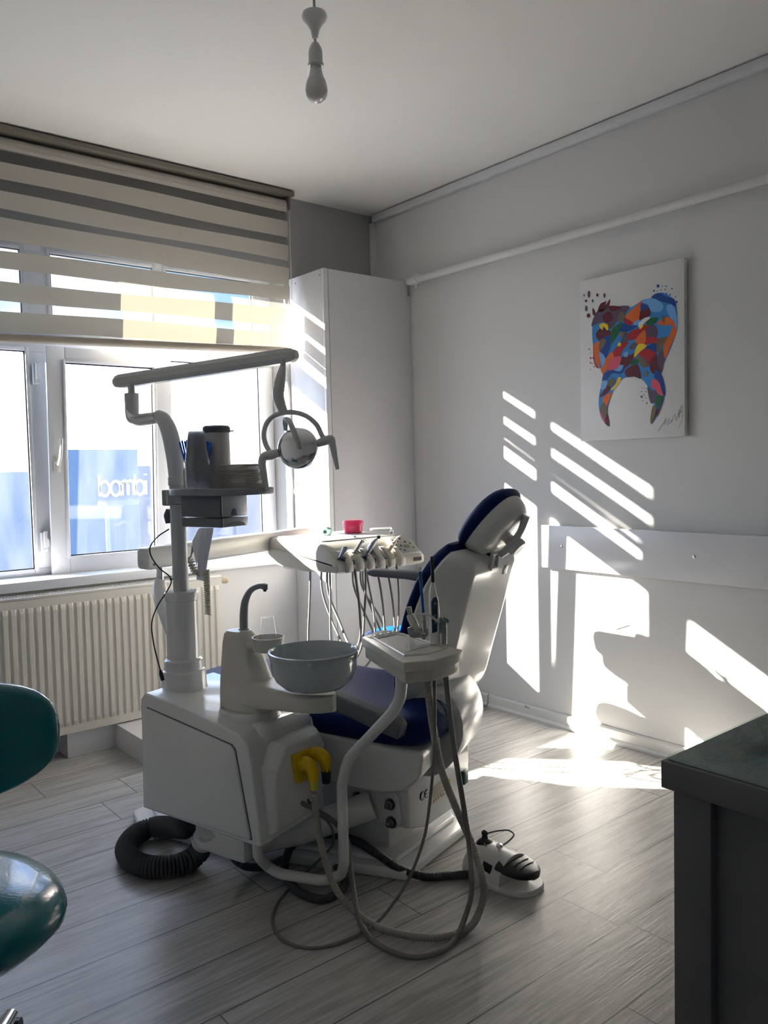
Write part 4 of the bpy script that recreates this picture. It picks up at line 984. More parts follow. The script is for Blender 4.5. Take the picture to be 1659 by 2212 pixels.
yk = [(586, 980, .03), (575, 962, .03), (570, 940, .02), (576, 915, .01), (592, 899, 0), (613, 892, 0), (636, 891, 0), (662, 899, 0), (684, 918, 0), (695, 940, .0), (701, 950, .0)]
one('yoke', lambda b: tube(b, spline([LP_(x, y, d) for x, y, d in yk], 5), .0075, 14), M_lgrey, lt_)
lc = LP_(643, 968); ldir = (CAM-lc).normalized(); ldir = (ldir + ZZ*.12 - RGT*.25).normalized()
def dish(b):
    R_ = .060; prof = [(R_*math.sin(a), .030*math.cos(a)) for a in [PI/2*(1-i/14) for i in range(15)]]
    prof = [(R_, -.012), (R_+.001, -.004)] + prof
    lathe(b, prof, lc, ldir, 48)
one('reflector', dish, M_chrome, lt_, sharp=60)
def strap(b):
    pts = [LP_(617, 930, .0)-ldir*.002, LP_(619, 912, 0)+ldir*.012, LP_(630, 911, 0)+ldir*.038, LP_(640, 928)+ldir*.045, LP_(649, 952)+ldir*.046, LP_(655, 972)+ldir*.044]
    tube(b, spline(pts, 6), [.006, .009, .012, .0125, .011, .010], 14, flat=.55, up=ldir)
one('lamp_cover', strap, M_lgrey, lt_)
def handle(b, P, r0=.0135):
    tube(b, spline(P, 6), [r0*.95, r0, r0, r0*.85, r0*.7, r0*.55], 14)
def hl(b):
    tube(b, [LP_(602, 978), LP_(583, 984)], [.0125, .015], 18)
    tube(b, spline([LP_(583, 983), LP_(570, 987), LP_(566, 998), LP_(570, 1025), LP_(577, 1060)], 6), [.014, .0125, .0115, .0095, .0065], 14)
one('handle', hl, M_lgrey, lt_)
def hr_(b):
    tube(b, [LP_(686, 958), LP_(705, 951)], [.0115, .0145], 18)
    tube(b, spline([LP_(705, 951), LP_(714, 949), LP_(718, 960), LP_(723, 985), LP_(729, 1014)], 6), [.014, .0125, .0105, .0085, .0055], 14)
one('handle', hr_, M_lgrey, lt_)
# ================================================================= INSTRUMENT TABLE
X0, X1, Y0, Y1, ZB, ZTP = -1.20, -.73, -1.20, -.68, .834, .953
tab = thing('instrument_table', 'white instrument table on a swing arm in front of the tall cabinet', 'instrument table', (-.95, -.94, ZB))
def P_(x, y, z): return Vector((x, y, z))
def tbody(b):
    # rings along x: (y,z) side profile, rounded at the left, tapering to the lower right end
    def prof(x):
        u = (x-X0)/(X1-X0)
        k = min(1, (u+.0)/.045); k = math.sqrt(max(0, 1-(1-k)**2)); kr = min(1, (1-u)/.07); kr = math.sqrt(max(0, 1-(1-kr)**2))
        zt = ZTP-(1-k)*.03-.006*(1-kr) ; zb_ = ZB+(1-k)*.03+(1-kr)*.012; yf = Y0+(1-k)*.03+(1-kr)*.015; yb = Y1-(1-k)*.03-(1-kr)*.03
        return [P_(x, yf+.012, zb_+.004), P_(x, yf, zb_+.010), P_(x, yf, .868), P_(x, yf+.004, .876), P_(x, yf+.05, zt-.040), P_(x, yf+.11, zt-.006), P_(x, yf+.13, zt), P_(x, yb-.03, zt+.002), P_(x, yb-.008, zt-.006), P_(x, yb, zt-.03), P_(x, yb-.01, zb_+.035), P_(x, yb-.06, zb_+.006), P_(x, (yf+yb)/2, zb_-.006)]
    xs = [X0+(X1-X0)*v for v in (0, .01, .03, .06, .10, .2, .35, .5, .65, .8, .93, .965, .985, 1)]
    quad_strip(b, [prof(x) for x in xs])
tb = one('table_body', tbody, M_cream, tab, sharp=30)
def seam_(b): tube(b, [P_(X0-.0005, Y0+.06, .873), P_(X0-.0005, Y1-.06, .90)], .0012, 4)
one('top_mat', lambda b: box(b, (X0+.03, Y0+.135, ZTP-.001), (X1-.05, Y1-.035, ZTP+.0055), .003), M_white2, tab)
holders = []
def fins(b):
    for k in range(6):
        x = -1.150+k*.0535
        prism(b, [(Y0+.09, .926), (Y0+.03, .915), (Y0-.010, .885), (Y0-.016, .876), (Y0-.016, .846), (Y0-.004, .838), (Y0+.06, .836)], x, x+.026, lambda y, z, xx: P_(xx, y, z), .004)
one('holder_rack', fins, M_cream, tab)
def slots(b):
    for k in range(5):
        x = -1.150+k*.0535+.026
        prism(b, [(Y0+.10, .922), (Y0+.02, .880), (Y0-.004, .874), (Y0-.004, .840), (Y0+.05, .840)], x, x+.0275, lambda y, z, xx: P_(xx, y, z), .001)
one('holder_slots', slots, M_cream, tab)
cpx0, cpx1 = -.862, -.748
def cpl(b):
    hexa(b, [P_(cpx0, Y0+.012, .882), P_(cpx1, Y0+.012, .882), P_(cpx1, Y0+.10, .947), P_(cpx0, Y0+.10, .947), P_(cpx0, Y0+.008, .890), P_(cpx1, Y0+.008, .890), P_(cpx1+.0, Y0+.097, .955), P_(cpx0, Y0+.097, .955)], .002)
cp_ = one('control_panel', cpl, mat('grey_membrane_panel', (.50, .51, .48), .3), tab)
def btn(b, px, py, col=None):
    q = ay(px, py, Y0+.035)
def cpt(u, v): return P_(cpx0+(cpx1-cpx0)*u, Y0+.009+.088*v, .8905+.065*v)
nb = Vector((0, -.6, .8))
for (u, v) in ((.12, .75), (.30, .68), (.5, .82), (.12, .5), (.3, .42), (.12, .22), (.3, .15), (.62, .6), (.8, .5), (.8, .25)):
    one('button', lambda b: lathe(b, [(.0055, -.001), (.0055, .0012), (.004, .0018)], cpt(u, v), nb, 12), M_dgrey if u < .45 else (mat('green_button', (.12, .20, .05), .4) if u > .7 else mat('maroon_button', (.12, .02, .03), .4)), cp_)
one('display', lambda b: hexa(b, [cpt(.42, .28), cpt(.66, .28), cpt(.66, .42), cpt(.42, .42)]+[cpt(*q)+nb*.0015 for q in ((.42, .28), (.66, .28), (.66, .42), (.42, .42))]), mat('green_display', (.25, .32, .12), .3), cp_)
one('socket_window', lambda b: box(b, (-.800, Y0-.001, .853), (-.755, Y0+.004, .869)), M_black, tab)
one('grip_knob', lambda b: (lathe(b, [(.010, 0), (.008, .012), (.006, .013)], (-.748, Y0+.20, ZTP-.004), n=16), ), M_cream, tab)
one('knob_cap', lambda b: lathe(b, [(.005, 0), (.008, .003), (.008, .009), (.004, .012)], (-.748, Y0+.20, ZTP+.008), n=14), M_chrome, tab)
# swing arm
AL_ = az(312, 1207, .94); AR_ = ay(652, 1158, -.58)
def swing(b):
    d = (AR_-AL_); d.z = 0; L0 = d.length; d.normalize(); sd = d.cross(ZZ); rings = []
    for u, g in ((-.012, .6), (-.006, .9), (.012, 1), (L0*.3, 1), (L0, 1), (L0+.03, .85), (L0+.04, .5)):
        c = AL_.lerp(AR_, u/L0)
        rings.append(superring(0, 0, 0, .032*g, .041*g, 4, 24, lambda x, y, z: c+sd*x+ZZ*y))
    quad_strip(b, rings)
sw = one('swing_arm', swing, M_white2, tab)
one('arm_screw', lambda b: lathe(b, [(.006, 0), (.006, .002), (.004, .003)], ad(334, 1219, 2.86), -FWD, 12), M_steel, sw)
apx = Vector((-1.02, -.70, 0))
one('table_mount', lambda b: box(b, (-1.07, -.80, .80), (-.97, -.60, .885), .012), M_white2, tab)
def post(b):
    pts = [ad(345, 1258, 2.90), ad(345, 1275, 2.88), ad(352, 1300, 2.84), ad(370, 1345, 2.78), ad(388, 1400, 2.74), S3(-2.2, -.615, .50)]
    tube(b, spline(pts, 6), [.021, .027, .030, .033, .034], 20)
one('arm_post', post, M_white2, tab)
one('post_pin', lambda b: tube(b, [ad(346, 1262, 2.90), ad(345, 1225, 2.90)], .013, 16), M_chrome, tab)
# five handpieces resting in the table, each with its hose
def hosep(x, dx=0, dy=0, zl_=.50, back=None):
    back = back or P_(x+.07+dx, Y0+.33+dy, .842)
    return [P_(x, Y0-.002, .850), P_(x+dx*.1, Y0-.008, .80), P_(x+dx*.35+.01, Y0-.0+dy*.3, .68), P_(x+dx*.6+.03, Y0+.04+dy*.5, zl_+.06), P_(x+dx*.8+.06, Y0+.13, zl_), P_(x+dx+.08, Y0+.25, zl_+.10), P_(back.x, back.y, .72), back]
hps = [('air_water_syringe', 'leftmost instrument on the table, short steel air and water syringe with hooked nozzle', 'syringe'),
       ('dental_handpiece', 'slim steel handpiece, second from the left on the instrument table', 'handpiece'),
       ('dental_handpiece', 'thick blue grey handpiece with black head in the middle of the instrument table', 'handpiece'),
       ('instrument_hose', 'empty instrument hose end in the holder without a handpiece', 'hose'),
       ('ultrasonic_scaler', 'beige scaler with clear tip, rightmost instrument in the table holders', 'scaler')]
hx_ = [-1.150+k*.0535+.040 for k in range(5)]
HD = [(.02, -.02, .50), (-.05, .0, .46), (.09, .03, .44), (.07, .0, .46), (.02, .02, .50)]
for k, (nm, lb, ct) in enumerate(hps):
    x = hx_[k]
    root = thing(nm, lb, ct, P_(x, Y0, .875), None)
    dx, dy, zl_ = HD[k]
    one('hose', lambda b: tube(b, spline(hosep(x, dx, dy, zl_), 8), .0048 if k else .0055, 10), M_hose, root)
    b0 = P_(x, Y0+.004, .872)
    if k == 0:
        a = ay(734, 1206, Y0+.02); c = ay(745, 1187, Y0+.045)
        one('body', lambda b: tube(b, [b0, a, c], [.012, .0135, .014], 14), M_darksteel, root)
        one('head', lambda b: tube(b, [c, ay(748, 1183, Y0+.045)], [.012, .008], 12), M_black, root)
        one('nozzle', lambda b: tube(b, spline([c, ay(746, 1195, Y0+.03), ay(744, 1203, Y0+.02), ay(749, 1209, Y0+.015)]), .0022, 8), M_chrome, root)
    elif k == 1:
        a = ay(765, 1197, Y0+.03); c = ay(782, 1168, Y0+.08)
        one('body', lambda b: tube(b, [b0, a, c], [.012, .0105, .0065], 14), M_darksteel, root)
        one('head', lambda b: tube(b, [c+P_(-.002, 0, .004), c+P_(.004, -.003, -.008)], .0065, 12), M_steel, root)
    elif k == 2:
        a = ay(797, 1188, Y0+.03); c = ay(813, 1166, Y0+.08)
        one('body', lambda b: tube(b, [b0, ay(787, 1203, Y0+.02), a, ay(806, 1174, Y0+.065), c], [.015, .0165, .014, .012, .008], 16), mat('blue_grey_metal', (.16, .18, .24), .3, .7), root)
        one('head', lambda b: tube(b, [ay(817, 1157, Y0+.08), ay(818, 1163, Y0+.08)], .009, 12), M_black, root)
    elif k == 3:
        one('connector', lambda b: tube(b, [b0, b0+P_(.0, .03, .018)], .008, 12), M_black, root)
    else:
        a = ay(847, 1180, Y0+.03); c = ay(855, 1167, Y0+.05)
        one('body', lambda b: tube(b, [b0, ay(838, 1193, Y0+.02), a, c], [.009, .010, .0085, .0065], 14), mat('beige_handpiece', (.62, .50, .38), .35), root)
        one('tip', lambda b: tube(b, [c, ay(858, 1161, Y0+.055), ay(865, 1157, Y0+.06)], [.005, .003, .001], 10), M_white2, root)
# extra supply hoses hanging from the table underside
for k, (x, y, ex, ey, zz_) in enumerate(((-1.13, -.92, -1.16, -.9, .40), (-1.05, -.95, -1.06, -.93, .40), (-.93, -1.05, -.86, -.98, .42))):
    one('supply_hose', lambda b: tube(b, spline([P_(x, y, .86), P_(x, y, .80), P_(x+(ex-x)*.5, y, .6), P_(ex, ey, zz_), P_(ex-.05, ey+.1, .30), P_(ex-.15, ey+.12, .2)], 6), .0048, 10), M_hose, tab)
# on the table
jq = az(763, 1151, ZTP+.0056); jq.z = ZTP+.0056
jar = thing('jar', 'small round pink lidded jar on top of the instrument table', 'jar', jq)
one('body', lambda b: lathe(b, [(.036, 0), (.041, .004), (.0425, .034), (.041, .036)], jq, n=36), M_pink, jar)
one('lid', lambda b: lathe(b, [(.0435, .034), (.046, .036), (.046, .050), (.043, .055), (.03, .057), (.002, .058)], jq, n=36), M_pink, jar)
mq = az(702, 1156, ZTP+.006); mq2 = az(766, 1161, ZTP+.006)
mint = thing('scoop', 'pale mint green plastic scoop lying beside the pink jar', 'scoop', mq)
one('bowl', lambda b: lathe(b, [(.012, 0), (.024, .003), (.030, .016), (.027, .030), (.016, .036), (.004, .037)], P_(mq.x, mq.y, ZTP+.0058), (.12, -.1, 1), 24), M_mint, mint)
one('thumb_pad', lambda b: lathe(b, [(.009, 0), (.008, .002)], P_(mq.x, mq.y, ZTP+.0058)+(CAM-mq).normalized()*.0285+ZZ*.014, (CAM-mq).normalized()+ZZ*.2, 16), mat('dark_teal_dot', (.03, .10, .09), .4), mint)
one('handle', lambda b: tube(b, [P_(mq.x, mq.y, ZTP+.012)+(mq2-mq)*.25, P_(mq2.x, mq2.y, ZTP+.0105)], [.007, .010], 12, flat=.4), M_mint, mint)
bq = az(800, 1152, ZTP+.006)
def barm(b):
    a = ad(800, 1146, 3.72); c = ad(845, 1142, 3.66)
    tube(b, [P_(a.x, a.y, max(a.z, ZTP+.012)), P_(c.x, c.y, max(c.z, ZTP+.014))], .0075, 4)
tag(one('metal_bar', barm, M_steel), 'flat grey metal bar lying on the table behind the pink jar', 'bar')

# ================================================================= ASSISTANT TRAY
TZ = .775
TP = {k: az(px, py, TZ) for k, (px, py) in dict(L=(781, 1376), F=(872, 1431), R=(1000, 1404), Q=(951, 1391), B=(871, 1367), A=(825, 1360)).items()}
tr = thing('assistant_tray', 'small off-white instrument tray on a bent white pipe', 'tray', Vector((-1.47, -1.95, .66)))
def outline_t(z, g=1.0):
    c = sum((TP[k] for k in 'LFRQBA'), Vector())/6
    m1 = TP['F'].lerp(TP['R'], .45) + Vector((-.03, -.055, 0))*.55
    pts = [TP['L'], TP['F'], m1, TP['F'].lerp(TP['R'], .8)+Vector((-.0, -.018, 0)), TP['R'], TP['Q'], TP['B'], TP['A']]
    out = []
    for p in pts:
        q = c+(p-c)*g; out.append((q.x, q.y))
    return out
def prism_z(b, pts, z0, z1, bev): prism(b, pts, z0, z1, lambda x, y, z: Vector((x, y, z)), bev)
one('tray_top', lambda b: prism_z(b, outline_t(0), TZ-.026, TZ, .003), M_cream, tr)
one('tray_underside', lambda b: prism_z(b, outline_t(0, .93), TZ-.058, TZ-.02, .005), M_cream, tr)
def lip(b):
    pts = [Vector((x, y, TZ)) for x, y in outline_t(0, .72)]
    tube(b, pts, .004, 6, closed=True)
one('well_rim', lip, M_cream, tr)
def tpoint(px, py): return az(px, py, TZ)
def tray_hollow(b):
    prism_z(b, [((TP['L'].x*.62+TP['F'].x*.2+TP['A'].x*.18), (TP['L'].y*.62+TP['F'].y*.2+TP['A'].y*.18))] if False else [(q.x, q.y) for q in (tpoint(838, 1384), tpoint(877, 1409), tpoint(925, 1396), tpoint(880, 1375))], TZ+.0002, TZ+.0012, 0)
one('well_floor', tray_hollow, M_cream, tr)
q_ = tpoint(815, 1374)
one('key_pad', lambda b: prism_z(b, [(q.x, q.y) for q in (tpoint(793, 1376), tpoint(812, 1381), tpoint(866, 1368), tpoint(845, 1363))], TZ, TZ+.002, .0005), mat('silver_key_pad', (.48, .48, .46), .2), tr)
for (px, py) in ((812, 1375), (825, 1372), (842, 1369), (852, 1366)):
    q = tpoint(px, py); one('key', lambda b: lathe(b, [(.006, .001), (.006, .0035), (.004, .0045)], (q.x, q.y, TZ), n=14), M_chrome if px < 815 else M_steel, tr)
one('pipe_screw', lambda b: lathe(b, [(.004, 0), (.004, .003)], ad(877, 1451, 2.07), -FWD, 10), M_steel, tr)
def Zat(px, py): return 2.16
# saliva ejector valve lying in its holder
z1_ = Zat(897, 1370)
ej = thing('suction_tube', 'pale suction tube tilted left in a grey holder on the assistant tray', 'suction tube', tpoint(903, 1371))
one('body', lambda b: tube(b, spline([ad(902, 1368, z1_), ad(896, 1352, z1_), ad(889, 1336, z1_), ad(886, 1328, z1_)]), [.010, .0105, .0115, .0095], 16), M_cream, ej)
one('tip_socket', lambda b: tube(b, [ad(886, 1328, z1_), ad(883, 1311, z1_)], [.0065, .0072], 14), mat('putty_plastic', (.45, .43, .37), .4), ej)
one('holder_clip', lambda b: (tube(b, spline([ad(884, 1355, z1_-.012), ad(891, 1368, z1_-.012), ad(904, 1369, z1_-.012), ad(907, 1360, z1_-.0)]), [.006, .011, .009, .004], 12), tube(b, [ad(897, 1366, z1_), ad(899, 1374, z1_)], .008, 10)), M_grey, tr)
# second suction valve with a blue straw
z2_ = Zat(915, 1374)
ej2 = thing('saliva_ejector', 'clear suction handle holding a long blue straw, on the assistant tray', 'saliva ejector', tpoint(916, 1374))
one('body', lambda b: tube(b, [ad(917, 1366, z2_), ad(916, 1341, z2_)], [.0055, .0082], 14), mat('translucent_grey_plastic', (.42, .43, .41), .25, trans=.3), ej2)
one('collar', lambda b: tube(b, [ad(916, 1342, z2_), ad(915, 1327, z2_)], [.006, .007], 14), mat('putty_plastic', (.45, .43, .37), .4), ej2)
one('straw', lambda b: tube(b, [ad(915, 1328, z2_), ad(907, 1233, z2_)], .0042, 12), M_cyan, ej2)
one('straw_tip', lambda b: tube(b, [ad(907, 1235, z2_), ad(906, 1225, z2_)], .0052, 12), M_white2, ej2)
one('holder_clip', lambda b: (tube(b, spline([ad(910, 1357, z2_), ad(910, 1370, z2_), ad(916, 1374, z2_), ad(922, 1371, z2_), ad(922, 1358, z2_)]), .0045, 10), tube(b, [ad(916, 1374, z2_), ad(916, 1381, z2_)], .006, 10)), M_grey, tr)
# curing light
z3_ = Zat(937, 1392)
cu = thing('curing_light', 'tall white curing light with dark blue button strip standing on the assistant tray', 'curing light', tpoint(938, 1392))
one('body', lambda b: tube(b, spline([ad(938, 1390, z3_), ad(939, 1350, z3_), ad(937, 1300, z3_), ad(935, 1285, z3_), ad(935, 1266, z3_), ad(935, 1258, z3_)]), [.0135, .0135, .0135, .0125, .0095, .006, .0055], 18), M_white2, cu)
one('light_guide', lambda b: tube(b, spline([ad(935, 1260, z3_), ad(934, 1230, z3_), ad(933, 1215, z3_), ad(933, 1202, z3_)]), [.0048, .0045, .0040, .0044], 12), M_black, cu)
def stripb(b):
    n = (CAM-ad(938, 1330, z3_)).normalized()
    P = [(932, 1368), (930, 1300), (934, 1292), (941, 1289), (944, 1298), (943, 1364)]
    a = [ad(x+1.5, y, z3_)+n*.0120 for x, y in P]; c = [ad(x+1.5, y, z3_)+n*.0150 for x, y in P]
    va = [b.verts.new(p) for p in a]; vc = [b.verts.new(p) for p in c]; b.faces.new(va); b.faces.new(vc)
    for i in range(6): b.faces.new((va[i], va[(i+1) % 6], vc[(i+1) % 6], vc[i]))
sb = one('button_strip', stripb, mat('petrol_blue_panel', (.01, .05, .09), .25), cu)
n_ = (CAM-ad(938, 1330, z3_)).normalized()
for (px, py) in ((940, 1304), (939, 1330), (941, 1345)):
    one('button', lambda b: lathe(b, [(.0042, 0), (.0035, .001)], ad(px, py, z3_)+n_*.0148, n_, 12), mat('faint_green_button', (.10, .20, .18), .4), sb)
# three-way syringe
z4_ = Zat(957, 1395)
sy = thing('air_water_syringe', 'grey syringe with a thin bent nozzle pointing left, on the assistant tray', 'syringe', tpoint(957, 1394))
one('barrel', lambda b: tube(b, [ad(957, 1391, z4_), ad(957, 1366, z4_)], .0105, 16), mat('clear_grey_sleeve', (.40, .42, .43), .2, trans=.3), sy)
one('head', lambda b: tube(b, spline([ad(957, 1367, z4_), ad(956, 1350, z4_), ad(956, 1340, z4_), ad(957, 1335, z4_)]), [.0105, .011, .0125, .008], 16), mat('grey_green_plastic', (.20, .24, .25), .35), sy)
one('trigger', lambda b: tube(b, spline([ad(957, 1337, z4_), ad(965, 1341, z4_), ad(969, 1344, z4_)]), [.006, .0055, .003], 10), M_dgrey, sy)
one('nozzle', lambda b: tube(b, spline([ad(948, 1344, z4_-.01), ad(937, 1336, z4_-.03), ad(924, 1327, z4_-.035), ad(901, 1327, z4_-.03)], 6), [.0040, .0034, .0030, .0024], 10), M_lgrey, sy)

# hoses hanging from the tray
def A0(px, py, Z): return ad(px, py, Z)
fl_ = lambda px, py, z=.012: az(px, py, z)
pl0 = E1-ZZ*.028
h1 = [ad(921, 1442, 2.08), ad(926, 1500, 2.08), ad(936, 1575, 2.09), ad(953, 1660, 2.11), ad(985, 1745, 2.13), ad(1022, 1830, 2.18), ad(1043, 1900, 2.13), fl_(1040, 1955, .05), fl_(1018, 2000, .016), fl_(960, 2024), fl_(890, 2022), fl_(820, 2004), fl_(765, 1968, .02), fl_(725, 1920, .06), ad(700, 1850, 2.33), ad(686, 1780, 2.34), ad(679, 1725, 2.34), pl0-ZZ*.01, pl0]
sh1 = tag(one('suction_hose', lambda b: tube(b, spline(h1, 8), .0095, 12, ribs=(.0055, .0014)), M_hose2), 'ribbed beige suction hose looping from the tray along the floor to the yellow connector', 'hose')
h2 = [ad(961, 1440, 2.07), ad(968, 1510, 2.07), ad(980, 1610, 2.08), ad(998, 1720, 2.09), ad(1014, 1830, 2.12), ad(1019, 1900, 2.07), fl_(1010, 1965, .05), fl_(985, 2025, .012), fl_(945, 2058, .010), fl_(895, 2068, .009), fl_(845, 2055, .009), fl_(800, 2028, .009), fl_(793, 2018, .018), fl_(775, 1985, .014), fl_(765, 1930, .05), ad(757, 1870, 2.40), ad(748, 1810, 2.42), ad(715, 1770, 2.40), at_(648, 1732, -1.15)]
tag(one('rubber_hose', lambda b: tube(b, spline(h2, 8), .0072, 12), M_hose), 'smooth grey hose hanging from the right end of the assistant tray down to the floor', 'hose')
h3 = [ad(939, 1442, 2.07), ad(939, 1500, 2.07), ad(939, 1600, 2.08), ad(930, 1720, 2.10), ad(916, 1810, 2.12), ad(885, 1895, 2.14), fl_(850, 1950, .06), fl_(815, 1992, .02), fl_(770, 2020, .008), fl_(720, 2040, .006), fl_(670, 2048, .006), fl_(625, 2038, .006), fl_(597, 2015, .006), fl_(588, 1985, .006), fl_(600, 1950, .006), fl_(640, 1905, .006), fl_(685, 1862, .03), fl_(718, 1825, .08), ad(712, 1780, 2.46), ad(685, 1755, 2.42), at_(660, 1722, -1.15)]
tag(one('thin_hose', lambda b: tube(b, spline(h3, 8), .0042, 10), M_hose), 'thin grey hose making the wide left loop on the floor', 'hose')
# black corrugated hose to the foot control
bh = [S3(-2.29, -1.0, .21), az(503, 1828, .11), az(508, 1855, .05), az(528, 1870, .026), az(570, 1872, .014), az(625, 1852, .013), az(668, 1848, .013), az(715, 1862, .013), az(742, 1890, .013), az(738, 1922, .013), az(700, 1942, .013), az(655, 1932, .013), az(624, 1902, .013), az(615, 1868, .016), az(628, 1830, .066), az(662, 1808, .068), az(710, 1802, .068), az(765, 1815, .066), az(815, 1845, .064), az(865, 1878, .030), az(920, 1893, .013), az(975, 1891, .013), az(1030, 1888, .016)]
tag(one('corrugated_hose', lambda b: tube(b, spline(bh, 10), .0125, 12, ribs=(.005, .0016)), M_hosed), 'slim black corrugated hose coiling once on the floor towards the foot pedal', 'hose')
# thick grey drain hose
gh = [az(402, 1788, .12), az(372, 1787, .075), az(330, 1787, .042), az(295, 1802, .036), az(272, 1832, .036), az(285, 1858, .036), az(318, 1872, .036), az(358, 1872, .036), az(397, 1864, .036), az(425, 1846, .042), az(436, 1826, .08), az(440, 1808, .12)]
tag(one('drain_hose', lambda b: tube(b, spline(gh, 12), .031, 22, ribs=(.0100, .0075)), M_hosed), 'thick dark grey corrugated drain hose curled on the floor under the unit', 'hose')

# ================================================================= FOOT CONTROL
pc = Vector((-1.262, -2.105, 0)); pF = Vector((.05, -1, 0)).normalized(); pR = Vector((-1, -.05, 0)).normalized()   # toe direction, side towards the camera
def PP(l, s, z): return pc + pF*l + pR*s + ZZ*z
ped = thing('foot_pedal', 'white foot control with black pedal and small joystick on the floor', 'foot pedal', pc)
def pbase(b):
    rings = [superring(0, 0, 0, .128*g, .078*g, 2.5, 44, lambda x, y, z_: PP(x, y, z)) for g, z in ((.98, 0), (1, .003), (1, .012), (.97, .018), (.93, .018))]
    quad_strip(b, rings)
one('base', pbase, M_white2, ped)
def phood(b):
    rings = []
    for i in range(13):
        u = i/12; l = -.124+.165*u; e = math.sqrt(max(0.0, 1-(1-min(1, u/.35))**2)); w = .052+.022*e; h = .025+.062*e*(1-.10*u)
        n = 20; rings.append([PP(l + (.03*(1-abs(math.cos(PI*k/n))) if u > .9 else 0)*0, w*math.cos(PI*k/n), .008+h*math.sin(PI*k/n)**.75) for k in range(n+1)])
    quad_strip(b, rings, closed=False, cap=False)
    for r in (rings[0], rings[-1]): b.faces.new([b.verts.new(p) for p in r])
    bmesh.ops.remove_doubles(b, verts=b.verts[:], dist=1e-5)
one('hood', phood, M_white2, ped)
def bped(b):
    rings = []
    for i in range(11):
        u = i/10; l = .018+.102*u; w = .064*math.sqrt(max(.02, 1-(u*.97)**2.6)); zc = .062-.016*u; h = .012
        rings.append(superring(0, 0, 0, w, h, 3, 28, lambda x, y, z: PP(l, x, zc+y+(.010*(1-(x/.065)**2)))))
    quad_strip(b, rings)
bp1 = one('pedal', bped, M_black, ped)
for u in (.045, .065, .085):
    one('grip_ridge', lambda b: tube(b, [PP(u, x, .0855-.16*(u-.018)-.010*(x/.065)**2) for x in (-.035, -.015, .015, .035)], .0016, 6), M_dgrey, bp1)
one('joystick_boot', lambda b: (lathe(b, [(.028, 0), (.027, .008), (.020, .016), (.010, .022), (.008, .034)], PP(-.075, -.002, .080), n=24), ellipsoid(b, PP(-.075, -.002, .118), (.011, .011, .009), 14)), M_black, ped)
one('chrome_button', lambda b: (lathe(b, [(.005, 0), (.005, .012), (.010, .013), (.011, .017), (.009, .022), (.003, .024)], PP(-.005, .012, .088), n=20)), M_chrome, ped)
one('side_button', lambda b: hexa(b, [PP(-.03, .066, .045), PP(.005, .068, .042), PP(.010, .062, .068), PP(-.025, .060, .070)]+[PP(-.03, .070, .046), PP(.005, .072, .043), PP(.010, .066, .069), PP(-.025, .064, .071)], .002), M_black, ped)
one('rear_button', lambda b: tube(b, [PP(-.045, -.035, .078), PP(.01, -.045, .074)], .007, 8, flat=.5), M_black, ped)
lpz = (PP(-.075, 0, .1)-CAM).dot(FWD)
one('cable_loop', lambda b: tube(b, spline([PP(-.06, .02, .098), ad(1060, 1836, lpz-.03), ad(1080, 1829, lpz-.02), ad(1099, 1817, lpz), ad(1110, 1803, lpz+.02), ad(1100, 1794, lpz+.04), ad(1082, 1794, lpz+.05), ad(1055, 1800, lpz+.05), ad(1038, 1812, lpz+.03), ad(1030, 1828, lpz+.01), ad(1024, 1860, lpz-.01), PP(-.12, .03, .02)], 6), .0026, 8), M_hose, ped)

# ================================================================= BACKGROUND PIECES ON THE UNIT
vz = 2.86
vw = thing('film_holder', 'slanted pale grey holder rail hanging behind the column pole', 'holder', ad(432, 1255, vz))
def slab(b, P, Z0, Z1, bev=.003): hexa(b, [ad(x, y, Z0) for x, y in P]+[ad(x, y, Z1) for x, y in P], bev)
one('rail', lambda b: slab(b, [(434, 1140), (462, 1140), (441, 1256), (424, 1252)], vz, vz+.05), mat('lavender_grey_metal', (.56, .58, .66), .35), vw)
one('groove', lambda b: slab(b, [(446, 1141), (448, 1141), (432, 1252), (430, 1252)], vz-.003, vz+.002, .0005), M_lgrey, vw)
one('face_plate', lambda b: slab(b, [(415, 1165), (430, 1140), (436, 1140), (425, 1235), (408, 1222)], vz+.02, vz+.04), M_white2, vw)
def coilh(b, c0, c1, r, turns, tr_):
    d = (c1-c0); L0 = d.length; d.normalize(); x = d.cross(FWD).normalized(); y = d.cross(x); n = int(turns*10)
    tube(b, [c0+d*L0*i/n + x*r*math.cos(2*PI*i/10) + y*r*math.sin(2*PI*i/10) for i in range(n+1)], tr_, 6)
M_coil = mat('beige_coil', (.50, .46, .37), .45)
cz = 2.82
cc_ = thing('coiled_cable', 'beige coiled cable hanging in front of the radiator', 'cable', ad(448, 1330, cz))
one('coil', lambda b: coilh(b, ad(446, 1232, cz), ad(449, 1328, cz), .0085, 19, .0036), M_coil, cc_)
one('upper_coil', lambda b: coilh(b, ad(407, 1205, cz+.02), ad(424, 1240, cz+.02), .010, 6, .0036), M_coil, cc_)
one('link', lambda b: tube(b, spline([ad(424, 1240, cz+.02), ad(436, 1246, cz+.05), ad(446, 1232, cz)]), .0036, 6), M_coil, cc_)
